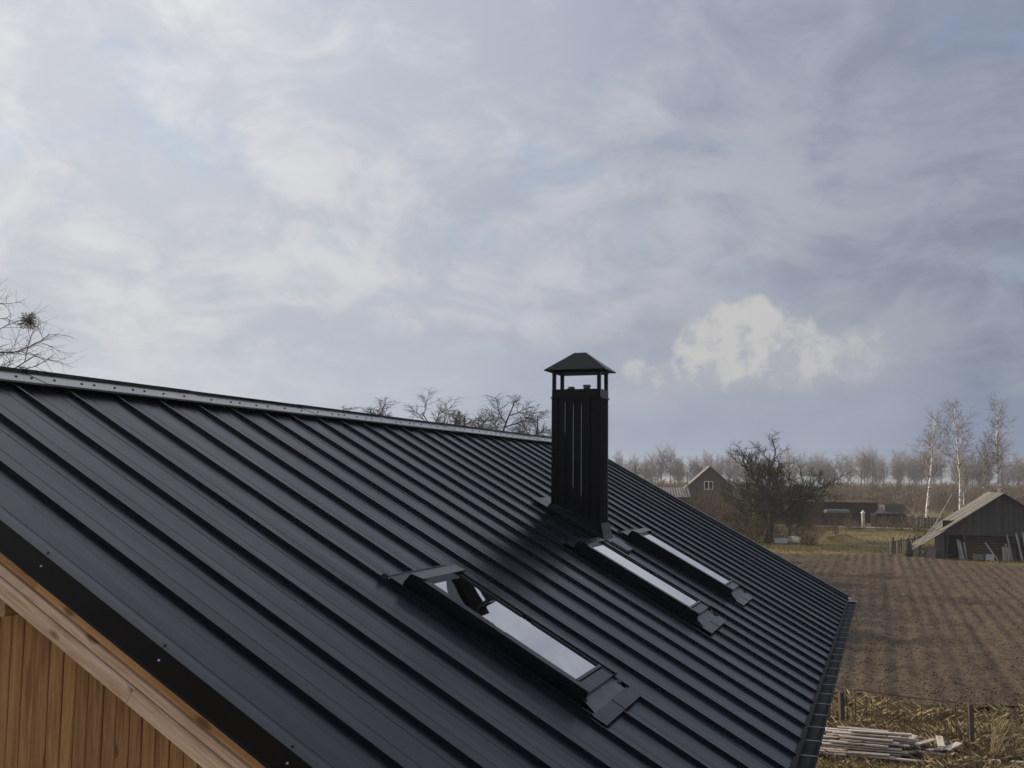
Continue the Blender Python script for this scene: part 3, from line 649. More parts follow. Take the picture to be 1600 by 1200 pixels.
def with_min(P, mins):
    return [dict(L, **({'rmin': m} if m else {})) for L, m in zip(P, mins)]
# the big one reaching in over the ridge with a clump of mistletoe
tm_ = tree_meshes('big', 21, 12.9, .27, with_min(broad, (0, .03, .016, .011, .008)), 2, M['bark'], M['twig'], dome=1.25)
T_left = plant_tree('bare_tree', tm_, (-18.2, 23.4, 0), R(40), 'tall bare tree with a clump of mistletoe behind the roof ridge', 'bare trees behind the metal roof')
ms = MB(); rg = random.Random(5)
for i in range(170):
    d = Vector((rg.gauss(0, 1), rg.gauss(0, 1), rg.gauss(0, 1))).normalized(); e = d * .30 * rg.uniform(.6, 1.0); m_ = e * .5 + Vector((rg.gauss(0, .04), rg.gauss(0, .04), rg.gauss(0, .04)))
    ms.tube([(0, 0, 0), m_, e], [.008, .006, .004], 3, False)
    a = e; ms.add([a, a + Vector((rg.gauss(0, .03), rg.gauss(0, .03), .02)), a + d * .06], [(0, 1, 2)])
mo = ms.build('mistletoe', M['mistletoe']); 
_best = min((Matrix.Translation((-18.2, 23.4, 0)) @ Matrix.Rotation(R(40), 4, 'Z') @ v.co for v in tm_[1].vertices), key=lambda q: abs(q.x / q.y + .49) * 1.0 + abs((q.z - 6) / q.y - .150)); mo.location = _best; tag(mo, 'round clump of mistletoe hanging in the bare tree', 'mistletoe')
ridge_trees = []
for seed, px, Y, H, rz, lab in ((31, -5.6, 43.5, 9.0, 0, 'low spreading bare tree showing over the roof ridge, farthest from the chimney'), (44, -4.1, 50.0, 9.9, 60, 'bare tree with upright twigs behind the roof ridge, next to the broad forked one'),
                                (52, -2.3, 62.0, 11.2, 130, 'broad forked bare tree rising over the middle of the roof ridge'), (67, .85, 72.0, 11.0, 20, 'round headed bare tree behind the ridge beside the chimney'), (71, 1.9, 80.0, 9.8, 80, 'small bare tree half hidden behind the metal chimney')):
    tm_ = tree_meshes('b', seed, H, .30, with_min(broad, (0, .08, .045, .022, .0135)), 2, M['bark'], M['twig'], dome=1.42)
    plant_tree('bare_tree', tm_, (px, Y, 0), R(rz), lab, 'bare trees behind the metal roof'); ridge_trees.append(tm_)
for k, px, Y, rz, sc_, lab in ((2, -3.6, 56.0, 200, .86, 'bare tree filling the gap between the two broader crowns over the ridge'), (3, -1.2, 67.0, 150, .95, 'bare tree overlapping the broad forked one behind the ridge'), (2, 1.1, 66.0, 290, .84, 'bare tree just behind the round headed one by the chimney'), (3, -6.6, 48.0, 250, .78, 'lowest bare tree peeping over the ridge, away from the chimney')):
    plant_tree('bare_tree', ridge_trees[k], (px, Y, 0), R(rz), lab, 'bare trees behind the metal roof', 'tree', sc_)
# old fruit tree standing over brambles
apple = [dict(len=.33, seg=6, wig=.10, up=.02, taper=.65), dict(n=13, lo=.35, ang=58, len=1.6, rad=.50, rmin=.05, seg=9, wig=.17, up=.06, fall=.1, taper=.25),
         dict(n=11, lo=.15, ang=55, len=.50, rad=.42, rmin=.030, seg=6, wig=.2, up=.08, fall=.4), dict(n=10, lo=.1, ang=50, len=.50, rad=.45, rmin=.022, seg=4, wig=.2, up=.10, fall=.3),
         dict(n=8, lo=.1, ang=45, len=.55, rad=.55, rmin=.018, seg=2, wig=.2, up=.12, fall=.3)]
tm_ = tree_meshes('apple', 12, 11.0, .38, apple, 2, M['bark'], M['apple_twig'], (-.05, 0), dome=1.3)
plant_tree('fruit_tree', tm_, (24.2, 95.5, 0), R(150), 'old gnarled bare fruit tree with dense dark twigs at the field edge', None).scale = (1.22, 1.22, 1.0)
tm2 = tree_meshes('apple2', 15, 8.2, .24, apple, 2, M['bark'], M['apple_twig'], (.2, 0))
plant_tree('fruit_tree', tm2, (27.8, 101, 0), R(20), 'lower bushy fruit tree leaning right beside the old gnarled one', None)
# edge tree right of the barn
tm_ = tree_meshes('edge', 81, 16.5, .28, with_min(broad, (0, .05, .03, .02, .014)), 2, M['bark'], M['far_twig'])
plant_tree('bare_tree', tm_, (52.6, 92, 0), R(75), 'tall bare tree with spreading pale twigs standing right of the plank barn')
# birches
birch = [dict(len=1.0, seg=14, wig=.028, up=.03, taper=.12), dict(n=24, lo=.34, ang=36, len=.40, rad=.27, rmin=.035, seg=6, wig=.08, up=.07, fall=.66, taper=.3),
         dict(n=9, lo=.2, ang=45, len=.46, rad=.40, rmin=.020, seg=4, wig=.12, up=-.01, fall=.3), dict(n=9, lo=.1, ang=45, len=.62, rad=.45, rmin=.015, seg=4, wig=.15, up=-.12, fall=.3)]
bl = 'birches between barn and thicket'
for seed, bx, by, H, r0, rz, tilt, lab in ((3, 61.2, 148, 18.0, .27, 0, .055, 'white birch standing nearest the low grey shed, with clear lower trunk'), (5, 67.0, 150, 18.7, .25, 70, -.01, 'forked white birch behind the lower end of the barn roof'),
                                     (7, 68.6, 152, 12.0, .14, 200, .03, 'thin young birch beside the forked white birch'), (9, 70.9, 151, 14.5, .19, 140, -.05, 'short bent birch behind the middle of the barn roof'), (15, 72.9, 150, 19.9, .30, 30, .02, 'largest white birch, rising straight behind the barn ridge')):
    tm_ = tree_meshes('birch', seed, H, r0, birch, 2, M['birch'], M['birch_twig'])
    plant_tree('birch_tree', tm_, (bx, by, 0), R(rz), lab, bl, 'tree', 1.0, (0, tilt))
# distant row of bare trees
dist_P = [dict(len=.95, seg=7, wig=.04, up=.03, taper=.15), dict(n=24, lo=.34, ang=48, len=.46, rad=.4, rmin=.07, seg=4, wig=.12, up=.07, fall=.50, taper=.35),
          dict(n=9, lo=.15, ang=45, len=.5, rad=.45, rmin=.050, seg=3, wig=.15, up=.02, fall=.3), dict(n=8, lo=.1, ang=45, len=.62, rad=.5, rmin=.034, seg=2, wig=.18, up=.0, fall=.3)]
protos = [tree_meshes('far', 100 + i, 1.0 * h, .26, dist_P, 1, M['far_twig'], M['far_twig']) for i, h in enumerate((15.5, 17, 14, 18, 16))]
rg = random.Random(9)
x = 22.0
while x < 262:
    y = 398 + rg.uniform(-8, 10); me = protos[rg.randrange(5)]
    if not (105 < x < 112 or 143 < x < 147):
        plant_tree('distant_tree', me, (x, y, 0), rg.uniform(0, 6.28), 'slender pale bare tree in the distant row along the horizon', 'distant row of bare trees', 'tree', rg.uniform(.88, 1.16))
    x += rg.uniform(.7, 2.6)
# shrubs
def clump(rng, n, h, w, rad, up=.55, seg=3):
    mb = MB()
    for i in range(n):
        a = rng.uniform(0, 6.283); d = Vector((math.cos(a) * rng.uniform(.1, 1), math.sin(a) * rng.uniform(.1, 1), rng.uniform(.7, 1.6))).normalized()
        p = Vector((rng.gauss(0, w * .22), rng.gauss(0, w * .22), -.1)); L = h * rng.uniform(.6, 1.1); pts = [p]
        for k in range(seg):
            d = (d + Vector((rng.gauss(0, .2), rng.gauss(0, .2), rng.gauss(0, .12) - .04 * k))).normalized(); pts.append(pts[-1] + d * L / seg)
        mb.tube(pts, [rad * (1 - .7 * k / seg) for k in range(seg + 1)], 3, False)
        for q in range(4):
            k = rng.randrange(1, seg + 1); e = pts[k]; d2 = (d + Vector((rng.gauss(0, .8), rng.gauss(0, .8), rng.gauss(.1, .5)))).normalized()
            mb.tube([e, e + d2 * L * .17 + Vector((0, 0, .03)), e + d2 * L * .34], [rad * .5, rad * .4, rad * .2], 3, False)
    return mb
rg = random.Random(14)
shm = [clump(rg, 60, 2.6, 2.4, .020).mesh('bush', M['shrub_twig']) for _ in range(3)]
lst = [(13.5 + i * 1.75 + rg.uniform(-.6, .6), 99 + rg.uniform(-3, 9) - i * .35) for i in range(9)] + [(16 + i * 1.9, 108 + rg.uniform(-3, 4)) for i in range(9)] + [(21.5, 94), (23, 97.5), (25.6, 96.5), (19.6, 96)]
for i, (bx, by) in enumerate(lst):
    o = link('bush', shm[i % 3]); o.location = (bx, by, 0); o.rotation_euler = (0, 0, rg.uniform(0, 6.28)); o.scale = (1, 1, rg.uniform(.75, 1.25))
    tag(o, 'brown leafless bush in the bramble thicket around the old fruit tree', 'bush', 'bushes around the fruit tree')
tall = [clump(random.Random(60 + k), 70, 4.6, 3.0, .030).mesh('bush', M['shrub_twig']) for k in range(2)]
for i in range(12):
    o = link('bush', tall[i % 2]); o.location = (20.6 + i * .72 + rg.uniform(-.3, .3), 118 + rg.uniform(-5, 8), 0); o.rotation_euler = (0, 0, rg.uniform(0, 6.28)); o.scale = (1, 1, rg.uniform(.7, 1.05)); tag(o, 'tall brown leafless bush screening the foot of the grey house', 'bush', 'tall bushes before the grey house')
for i in range(9):
    o = link('bush', shm[i % 3]); o.location = (34.5 + i * 2.0 + rg.uniform(-.6, .6), 120 + rg.uniform(-4, 3), 0); o.rotation_euler = (0, 0, rg.uniform(0, 6.28)); o.scale = (.8, .8, rg.uniform(.35, .75)); tag(o, 'low scrubby bush on the near verge of the gravel lane', 'bush', 'scrub along the lane')
gb = clump(random.Random(3), 60, 3.0, 3.2, .022).mesh('bush', M['apple_twig'])
for bx, by, lab in ((50.5, 111, 'dark olive bush growing between the shed and the lower barn roof'), (53.6, 116, 'dark olive bush at the foot of the first white birch'), (44.0, 107, 'low dark bush on the verge below the lane')):
    o = link('bush', gb); o.location = (bx, by, 0); o.rotation_euler[2] = bx; tag(o, lab, 'bush')
    if bx == 44.0: o.scale = (.6, .6, .45)
lil = clump(random.Random(8), 26, 3.0, 1.6, .035, .9).mesh('bush', M['birch_twig']); o = link('bush', lil); o.location = (48.6, 121, 0); tag(o, 'pale many stemmed bush in front of the low grey shed', 'bush')
sap = clump(random.Random(18), 12, 2.8, .5, .03).mesh('bush', M['bark']); o = link('bush', sap); o.location = (36.6, 113, 0); tag(o, 'small dark sapling in front of the maroon fence', 'bush')
def cone_clump(rng):
    mb = MB()
    def cone(a, b, r):
        d = (b - a).normalized(); o = d.orthogonal().normalized(); p = d.cross(o)
        mb.add([a + o * r, a + (p * .87 - o * .5) * r, a + (-p * .87 - o * .5) * r, b], [(0, 1, 3), (1, 2, 3), (2, 0, 3)])
    for i in range(17):
        a = Vector((rng.gauss(0, .2), rng.gauss(0, .2), -.05)); t = rng.uniform(0, 6.283); b = a + Vector((math.cos(t) * rng.uniform(.05, .55), math.sin(t) * rng.uniform(.05, .55), rng.uniform(.55, 1.0))); cone(a, b, .017)
        for q in range(5):
            e = a.lerp(b, rng.uniform(.3, .95)); cone(e, e + Vector((rng.gauss(0, .14), rng.gauss(0, .14), rng.uniform(-.02, .28))), .012)
    return mb
def thicket():
    rs = random.Random(77); mb = MB(); T = [cone_clump(random.Random(200 + i)) for i in range(5)]
    Vs, Fs, o = [], [], 0; arr = []
    for t in T:
        q = np.array(t.v); tri = [(f[0], f[1], f[2]) for f in t.f] + [(f[0], f[2], f[3]) for f in t.f if len(f) == 4]; arr.append((q, np.array(tri)))
    rs_ = np.random.RandomState(6)
    for i in range(1150):
        y = 150 + 175 * rs_.rand() ** .9; x = rs_.uniform(.02 * y - 6, .70 * y); h = rs_.uniform(.75, 1.15) * (2.7 + 3.1 * min(1, max(0, (y - 165) / 70)))
        if 22 < x < 33 and y < 158: continue
        if x / y > .36 and y < 205: h *= .55
        q, tri = arr[rs_.randint(5)]; a = rs_.rand() * 6.28; c, s = math.cos(a), math.sin(a)
        P = q * np.array([h * .95, h * .95, h]); P = np.stack([P[:, 0] * c - P[:, 1] * s + x, P[:, 0] * s + P[:, 1] * c + y, P[:, 2]], -1); Vs.append(P); Fs.append(tri + o); o += len(P)
    tag(link('thicket', np_mesh('thicket', np.concatenate(Vs), np.concatenate(Fs), M['thicket'])), 'wide brown thicket of leafless scrub below the distant trees', 'scrub', kind='stuff')
thicket()

# ------------------------------------------------------------------ buildings beyond
def grey_house():
    h = empty('house', (28.2, 142, 0), R(-8)); h.scale = (.9, .9, .94); tag(h, 'grey gabled house with white framed window behind the fruit tree', 'house')
    w, ze, za, dp = 3.55, 5.1, 8.1, 9.0
    mb = MB(); mb.extrude([(-w, 0), (w, 0), (w, ze), (0, za), (-w, ze)], 0, dp); wl = mb.build('wall', M['grey_board'], h)
    for i in range(18):                                        # cover boards
        x = -w + .2 + i * .4; zt = za - abs(x) * (za - ze) / w - .1; mb = MB(); mb.box(x - .03, x + .03, -.03, -.002, .2, zt); mb.build('cover_strip', M['grey_board'], wl)
    for sg in (-1, 1):
        mb = MB(); k = (za - ze) / w; mb.hexa([(0, -.35, za + .06), (sg * (w + .45), -.35, ze - .45 * k + .06), (sg * (w + .45), dp + .3, ze - .45 * k + .06), (0, dp + .3, za + .06)], [(0, -.35, za + .2), (sg * (w + .45), -.35, ze - .45 * k + .2), (sg * (w + .45), dp + .3, ze - .45 * k + .2), (0, dp + .3, za + .2)]); mb.build('roof_slope', M['slate'], h)
    wf = MB(); x0, x1, z0, z1 = -.95, .45, 4.75, 6.0
    for a, b, c, d in ((x0, x1, z0, z0 + .09), (x0, x1, z1 - .09, z1), (x0, x0 + .09, z0 + .09, z1 - .09), (x1 - .09, x1, z0 + .09, z1 - .09), (-.32, -.18, z0 + .09, z1 - .09)): wf.box(a, b, -.075, -.02, c, d)
    wn = wf.build('window', M['white'], h)
    for a, b in ((x0 + .09, -.32), (-.18, x1 - .09)): mb = MB(); mb.box(a, b, -.05, -.034, z0 + .09, z1 - .09); mb.build('pane', M['glass_dark'], wn)
    mb = MB(); mb.box(-w - .1, -w + .15, -.15, -.04, 4.4, 7.2); mb.box(-w - .16, -w + .21, -.2, .0, 7.2, 7.35); mb.build('vent_pipe', M['concrete'], h)
grey_house()
def slate_shed():
    h = empty('shed', (19.3, 121, 0), R(-4)); tag(h, 'low outbuilding with wavy grey slate roof beside the grey house', 'shed')
    mb = MB(); mb.box(-3.2, 2.2, 0, 4, 0, 3.75); mb.build('wall', M['grey_board'], h)
    for i in range(18):
        x = -3.4 + i * .32; mb = MB(); n = 5
        vs_ = []
        for j in range(n + 1):
            u = x + .32 * j / n; d = .06 * math.sin(math.pi * j / n); vs_ += [(u, -.45, 3.7 + d), (u, 2.3, 4.85 + d)]
        mb.add(vs_, [(2 * j, 2 * j + 2, 2 * j + 3, 2 * j + 1) for j in range(n)]); mb.build('roof_sheet', M['slate'], h)
    mb = MB(); mb.hexa([(-3.4, 2.25, 4.80), (2.36, 2.25, 4.80), (2.36, 4.4, 3.7), (-3.4, 4.4, 3.7)], [(-3.4, 2.25, 4.86), (2.36, 2.25, 4.86), (2.36, 4.4, 3.76), (-3.4, 4.4, 3.76)]); mb.build('roof_back', M['slate'], h)
slate_shed()
def cream_barn():
    h = empty('building', (41.5, 150, 0), R(-3)); tag(h, 'long low cream building with pale roof behind the fruit trees', 'building')
    mb = MB(); mb.box(-4.6, 4.6, 0, 6, 0, 4.9); mb.build('wall', M['cream'], h)
    mb = MB(); mb.extrude([(-.5, 4.95), (3, 6.35), (6.5, 4.95), (6.5, 5.05), (3, 6.47), (-.5, 5.05)], -4.9, 4.9, Matrix.Rotation(R(-90), 4, 'Z') @ Matrix.Scale(-1, 4, (1, 0, 0))); mb.build('roof', M['pale_roof'], h)
    for x in (-3.5, -.5, 2.3): mb = MB(); mb.box(x, x + 1.1, -.04, .03, 1.6, 2.9); mb.build('window', M['glass_dark'], h)
cream_barn()
def maroon_fence():
    h = empty('fence', (0, 0, 0)); tag(h, 'maroon sheet metal fence along the gravel lane', 'fence')
    A, B = Vector((32.5, 132.5, 0)), Vector((46.2, 130.6, 0)); n = 7
    for i in range(n):
        a, b = A.lerp(B, i / n), A.lerp(B, (i + 1) / n - .004); mb = MB(); m = 16; d = (b - a); nn = Vector((d.y, -d.x, 0)).normalized(); vs_ = []
        for j in range(m + 1):
            p = a + d * j / m + nn * (.05 if j % 4 in (1, 2) else 0); vs_ += [(p.x, p.y, .12), (p.x, p.y, 1.72)]
        mb.add(vs_, [(2 * j, 2 * j + 2, 2 * j + 3, 2 * j + 1) for j in range(m)]); mb.build('sheet_panel', M['brick_red'], h)
        mb = MB(); mb.box(a.x - .04, a.x + .04, a.y - .02, a.y + .12, -.1, 1.78); mb.build('post', M['rust'], h)
maroon_fence()
def maroon_shed():
    h = empty('shed', (46.0, 143.5, 0), R(-4)); tag(h, 'long maroon sheet clad shed behind the fence on the lane', 'shed')
    mb = MB(); mb.box(-6.2, 6.2, 0, 4, 0, 2.75); mb.build('wall', M['brick_red'], h)
    for i in range(10): mb = MB(); mb.box(-6.2 + i * 1.24 + .02, -6.2 + i * 1.24 + .12, -.05, -.002, 0, 2.7); mb.build('batten', M['brick_red'], h)
    mb = MB(); mb.hexa([(-6.4, -.3, 2.75), (6.4, -.3, 2.75), (6.4, 4.3, 2.95), (-6.4, 4.3, 2.95)], [(-6.4, -.3, 2.86), (6.4, -.3, 2.86), (6.4, 4.3, 3.06), (-6.4, 4.3, 3.06)]); mb.build('roof', M['rust'], h)
maroon_shed()
def pale_trailer():
    h = empty('trailer', (44.2, 136.3, 0), R(-4)); tag(h, 'pale blue grey box trailer parked behind the maroon fence', 'trailer')
    mb = MB(); mb.box(-1.6, 1.5, -.8, .8, .55, 1.75); mb.build('body', M['zinc'], h)
    mb = MB(); mb.hexa([(-1.65, -.85, 1.752), (1.55, -.85, 1.752), (1.55, .85, 1.752), (-1.65, .85, 1.752)], [(-1.5, -.7, 2.02), (1.4, -.7, 2.02), (1.4, .7, 2.02), (-1.5, .7, 2.02)]); mb.build('lid', M['zinc'], h)
    for sy in (-.86, .70): mb = MB(); mb.tube([(.2, sy, .30), (.2, sy + .16, .30)], .30, 14); mb.build('wheel', M['dark'], h)
    mb = MB(); mb.box(1.5, 2.5, -.05, .05, .5, .6); mb.build('drawbar', M['rust'], h)
pale_trailer()
def grey_shed():
    h = empty('shed', (50.6, 133.5, 0), R(-6)); tag(h, 'small low shed with sloping pale grey roof by the lane', 'shed')
    mb = MB(); mb.box(-2.0, 1.9, 0, 3, 0, 1.55); mb.build('wall', M['dark'], h)
    mb = MB(); mb.box(-.9, 1.6, -.04, 2.8, 1.55, 2.75); mb.build('upper_wall', M['grey_board'], h)
    mb = MB(); mb.hexa([(-2.4, -.4, 1.58), (2.3, -.4, 1.62), (2.1, 1.6, 2.76), (-.6, 1.6, 2.60)], [(-2.4, -.4, 1.66), (2.3, -.4, 1.70), (2.1, 1.6, 2.84), (-.6, 1.6, 2.68)]); mb.build('roof', M['grey_board'], h)
    mb = MB(); mb.box(-.95, 1.9, 1.5, 3.2, 2.76, 2.86); mb.build('flat_roof', M['rust'], h)
grey_shed()
dk = empty('fence', (0, 0, 0)); tag(dk, 'dark tarred board fence in front of the low grey shed', 'fence')
for i in range(26):
    u = i / 26; px, py = 46.4 + 9.2 * u, 129.5 - 4.4 * u; mb = MB(); mb.box(px, px + .33, py - .02, py + .02, 0.05, 1.45 + .08 * math.sin(i * 2.3)); mb.build('board', M['post'], dk)
cp = MB(); cp.box(-.16, .16, -.16, .16, -.1, 1.85); cpo = empty('gate_pillar', (44.35, 126.6, 0)); cp.build('shaft', M['concrete'], cpo); mb = MB(); mb.box(-.22, .22, -.22, .22, 1.852, 1.98); mb.tube([(0, 0, 1.98), (0, 0, 2.12), (0, 0, 2.25)], [.16, .13, .02], 8); mb.build('cap', M['white'], cpo)
tag(cpo, 'pale concrete gate pillar with white cap beside the lane', 'pillar')
pole = empty('utility_pole', (29.3, 236, 0)); mb = MB(); mb.tube([(0, 0, -.3), (0, 0, 8.7)], [.16, .12], 8); mb.build('shaft', M['bark'], pole); mb = MB(); mb.box(-.9, .9, -.06, .06, 7.9, 8.02); mb.build('crossarm', M['bark'], pole)
for x in (-.8, 0, .8): mb = MB(); mb.tube([(x, 0, 8.02), (x, 0, 8.22)], .06, 6); mb.build('insulator', M['concrete'], pole)
tag(pole, 'wooden utility pole with crossarm beyond the far end of the roof', 'utility pole')

# ------------------------------------------------------------------ the old plank barn
def barn():
    h = empty('barn', (37.74, 77.0, 0), R(-18)); tag(h, 'old weathered plank barn with sagging grey board roof and open front', 'barn')
    za, sl, wr, dp = 5.1, math.tan(R(34)), 4.5, 8.0
    rs = random.Random(3)
    def rz(x): return za - abs(x) * sl
    # roof boards run down the slope; local x is the slope direction for the grain
    for sg in (-1, 1):
        Ls = (wr + (.0 if sg < 0 else .2)) / math.cos(R(34)); base = Matrix.Translation((0, 0, za)) @ (Matrix.Rotation(math.pi, 4, 'Z') if sg < 0 else Matrix()) @ Matrix.Rotation(R(34), 4, 'Y'); y = -.55
        while y < dp:
            w = rs.uniform(.15, .21); mb = MB(); a, b = (y, y + w - .008) if sg > 0 else (-(y + w - .008), -y); j = rs.uniform(-.015, .02); e = rs.uniform(-.12, .1)
            mb.box(0.0, Ls + e, a, b, j, j + .028); mb.build('roof_board', M['roof_plank'], h, M=base @ Matrix.Rotation(rs.uniform(-.004, .004), 4, 'Y')); y += w
    # lean-to on the left: lower, shallower boards and a sheet
    def lz(x): return rz(-4.3) - .10 - (-x - 4.3) * .64
    x0, x1 = -4.25, -6.35
    y = -.75
    L = math.hypot(x1 - x0, lz(x1) - lz(x0)); ang = math.atan2(lz(x0) - lz(x1), x0 - x1); base = Matrix.Translation((x0, 0, lz(x0))) @ Matrix.Rotation(math.pi, 4, 'Z') @ Matrix.Rotation(ang, 4, 'Y')
    while y < 4.6:
        w = rs.uniform(.17, .24); mb = MB(); j = rs.uniform(-.02, .03); mb.box(rs.uniform(-.1, .05), L + rs.uniform(-.25, .1), -(y + w - .01), -y, j, j + .03); mb.build('lean_to_board', M['roof_plank'], h, M=base); y += w
    # gable boards
    x = -4.15
    while x < 4.3:
        w = rs.uniform(.14, .20); mb = MB(); z1a, z1b = rz(x) - .06, rz(x + w) - .06; zb = 2.02 + rs.uniform(-.06, .05); j = rs.uniform(-.012, .012)
        if min(z1a, z1b) > zb + .06:
            if x < 0 < x + w: z1a = z1b = min(z1a, z1b)
            mb.hexa([(x, j, zb), (x + w - .012, j, zb), (x + w - .012, j + .03, zb), (x, j + .03, zb)], [(x, j, z1a), (x + w - .012, j, z1b), (x + w - .012, j + .03, z1b), (x, j + .03, z1a)]); mb.build('gable_board', M['old_wood_z'], h)
        x += w
    mb = MB(); mb.box(-4.2, 4.4, .035, .16, 1.86, 2.04); mb.build('tie_beam', M['old_wood_z'], h)
    mb = MB(); mb.box(-.35, .45, -.05, -.03, 3.62, 3.70); mb.build('hatch_batten', M['post'], h)
    # log wall set back, with a black doorway
    for i in range(9):
        z = .12 + i * .215; mb = MB(); mb.tube([(-2.7, 1.25, z), (.95, 1.25, z)], .105, 8); mb.build('log', M['log'], h, True)
        mb = MB(); mb.tube([(2.9, 1.25, z), (4.3, 1.25, z)], .105, 8); mb.build('log', M['log'], h, True)
    mb = MB(); mb.box(-4.2, 4.35, 1.40, 1.46, 0, 2.9); mb.build('dark_interior', M['dark'], h)  # void-coloured sheet, painted for the shade inside the barn
    mb = MB(); mb.extrude([(-4.2, 0), (4.35, 0), (4.35, 2.0), (0, 4.9), (-4.2, 2.0)], dp - .2, dp - .15); mb.build('rear_wall', M['old_wood_z'], h)
    for sx in (-4.15, 4.30): mb = MB(); mb.box(sx - .03, sx + .03, 1.5, dp - .2, 0, 1.95); mb.build('side_wall', M['old_wood_z'], h)
    for x, lean in ((-4.1, .1), (-2.75, -.04), (1.0, .03), (2.85, -.02), (4.3, 0)): mb = MB(); mb.tube([(x, .12, -.1), (x + lean, .1, 1.9)], [.09, .08], 7); mb.build('front_post', M['old_wood_z'], h, True)
    mb = MB(); mb.tube([(-6.1, -.3, -.1), (-6.05, -.3, lz(-6.1) - .02)], [.07, .06], 6); mb.build('front_post', M['old_wood_z'], h)
    for i in range(7): mb = MB(); xx = -4.25 - i * .1; mb.box(xx - .09, xx, -.10 + .003 * (i % 2), -.07, .0, lz(xx) - .08); mb.build('wall_board', M['old_wood_z'], h)
    return h
bn = barn()
BM = Matrix.Translation((37.74, 77.0, 0)) @ Matrix.Rotation(R(-18), 4, 'Z')
def prop(nm, mb, mat, x, y, label, cat, group=None, rot=(0, 0, 0)):
    o = mb.build(nm, mat); o.matrix_world = BM @ Matrix.Translation((x, y, 0)) @ Matrix.Rotation(rot[2], 4, 'Z') @ Matrix.Rotation(rot[0], 4, 'X') @ Matrix.Rotation(rot[1], 4, 'Y'); return tag(o, label, cat, group)
lg = 'boards leaning on the barn front'
for x, L, ry, w in ((-3.15, 1.55, -.10, .16), (-2.95, 1.45, -.16, .14), (-2.72, 1.35, -.12, .12), (-.15, 1.05, .02, .15), (.02, 1.3, .03, .14), (.22, 1.0, -.02, .15), (.45, 2.0, -.14, .11), (1.15, 2.35, -.16, .13), (1.5, 2.3, -.10, .15), (1.68, 2.2, -.06, .14), (1.95, 1.6, -.03, .15), (3.25, 1.9, -.22, .12), (-.55, 1.6, -.55, .10)):
    mb = MB(); mb.box(-w / 2, w / 2, -.015, .015, 0, L)
    prop('leaning_board', mb, M['pale_wood_z'], x, -.35, 'weathered board leaning upright against the open barn front', 'board', lg, (-.17, ry, 0))
def corr(w, hh, n=10):
    mb = MB(); vs_ = []
    for j in range(n * 2 + 1):
        u = -w / 2 + w * j / (2 * n); d = .02 * (1 if j % 2 else -1); vs_ += [(u, d, 0), (u, d, hh)]
    mb.add(vs_, [(2 * j, 2 * j + 2, 2 * j + 3, 2 * j + 1) for j in range(2 * n)]); return mb
prop('roofing_sheet', corr(.62, 1.0), M['slate'], -5.35, -1.0, 'corrugated pale roofing sheet leaning under the lean-to eave', 'sheet', None, (-.35, .22, .1))
mb = MB(); mb.box(-.35, .35, -.2, .2, .05, .42); mb.box(-.28, -.2, -.15, .15, .421, .5); prop('crate', mb, M['roof_plank'], -1.95, -.5, 'low brown wooden crate on the ground in the open barn', 'crate')
mb = MB(); mb.box(-.3, .3, -.02, .02, 0, .36); mb.box(-.22, .3, .03, .06, 0, .5); prop('window_frame', mb, M['pale_roof'], -1.15, -.5, 'pale old window frame leaning beside the crate in the barn', 'window frame', None, (-.3, .1, 0))
# pole resting on the lean-to
mb = MB(); mb.tube([(-6.2, -.9, .95), (-4.9, -.2, 2.6), (-3.5, .8, 5.0)], [.05, .045, .03], 6); o = mb.build('pole', M['pale_wood_z']); o.matrix_world = BM; tag(o, 'long thin pole propped on the lean-to roof of the barn', 'pole')
# picket fence and brushwood left of the barn
pf = empty('picket_fence', (0, 0, 0)); tag(pf, 'broken picket fence beside the brushwood left of the barn', 'fence')
rg = random.Random(23)
for i in range(15):
    u = i / 14; px, py = 30.6 + 4.9 * u, 81.4 + 6.0 * u; mb = MB(); hgt = rg.uniform(1.05, 1.45) if i else 1.7; k = rg.uniform(-.08, .08)
    mb.hexa([(px, py, -.1), (px + .11, py, -.1), (px + .11, py + .03, -.1), (px, py + .03, -.1)], [(px + k, py, hgt), (px + .11 + k, py, hgt), (px + .11 + k, py + .03, hgt), (px + k, py + .03, hgt)]); mb.build('picket', M['pale_wood_z'] if i % 3 == 0 else M['old_wood_z'], pf)
mb = MB(); mb.tube([(30.6, 81.46, 1.0), (35.5, 87.46, 1.05)], .05, 5); mb.build('rail', M['old_wood_z'], pf)
br = MB()
for i in range(150):
    p = Vector((32.7 + rg.gauss(0, .75), 80.0 + rg.gauss(0, .5), rg.uniform(0, .65))); a = rg.uniform(0, 3.14); d = Vector((math.cos(a), math.sin(a) * .5, rg.gauss(0, .3))).normalized() * rg.uniform(.4, 1.0)
    br.tube([p - d * .5, p + Vector((0, 0, .05)), p + d * .5], [.025, .022, .012], 4, False)
tag(br.build('brushwood_pile', M['roof_plank']), 'heap of cut brushwood sticks beside the barn lean-to', 'brushwood')
st = MB(); st.tube([(0, 0, -.1), (.02, 0, .5), (.0, .03, 1.25)], [.42, .30, .26], 10); o = st.build('tree_stump', M['bark'], None, True); o.location = (31.2, 79.2, 0); tag(o, 'broken dark tree stump at the corner of the ploughed field', 'stump')
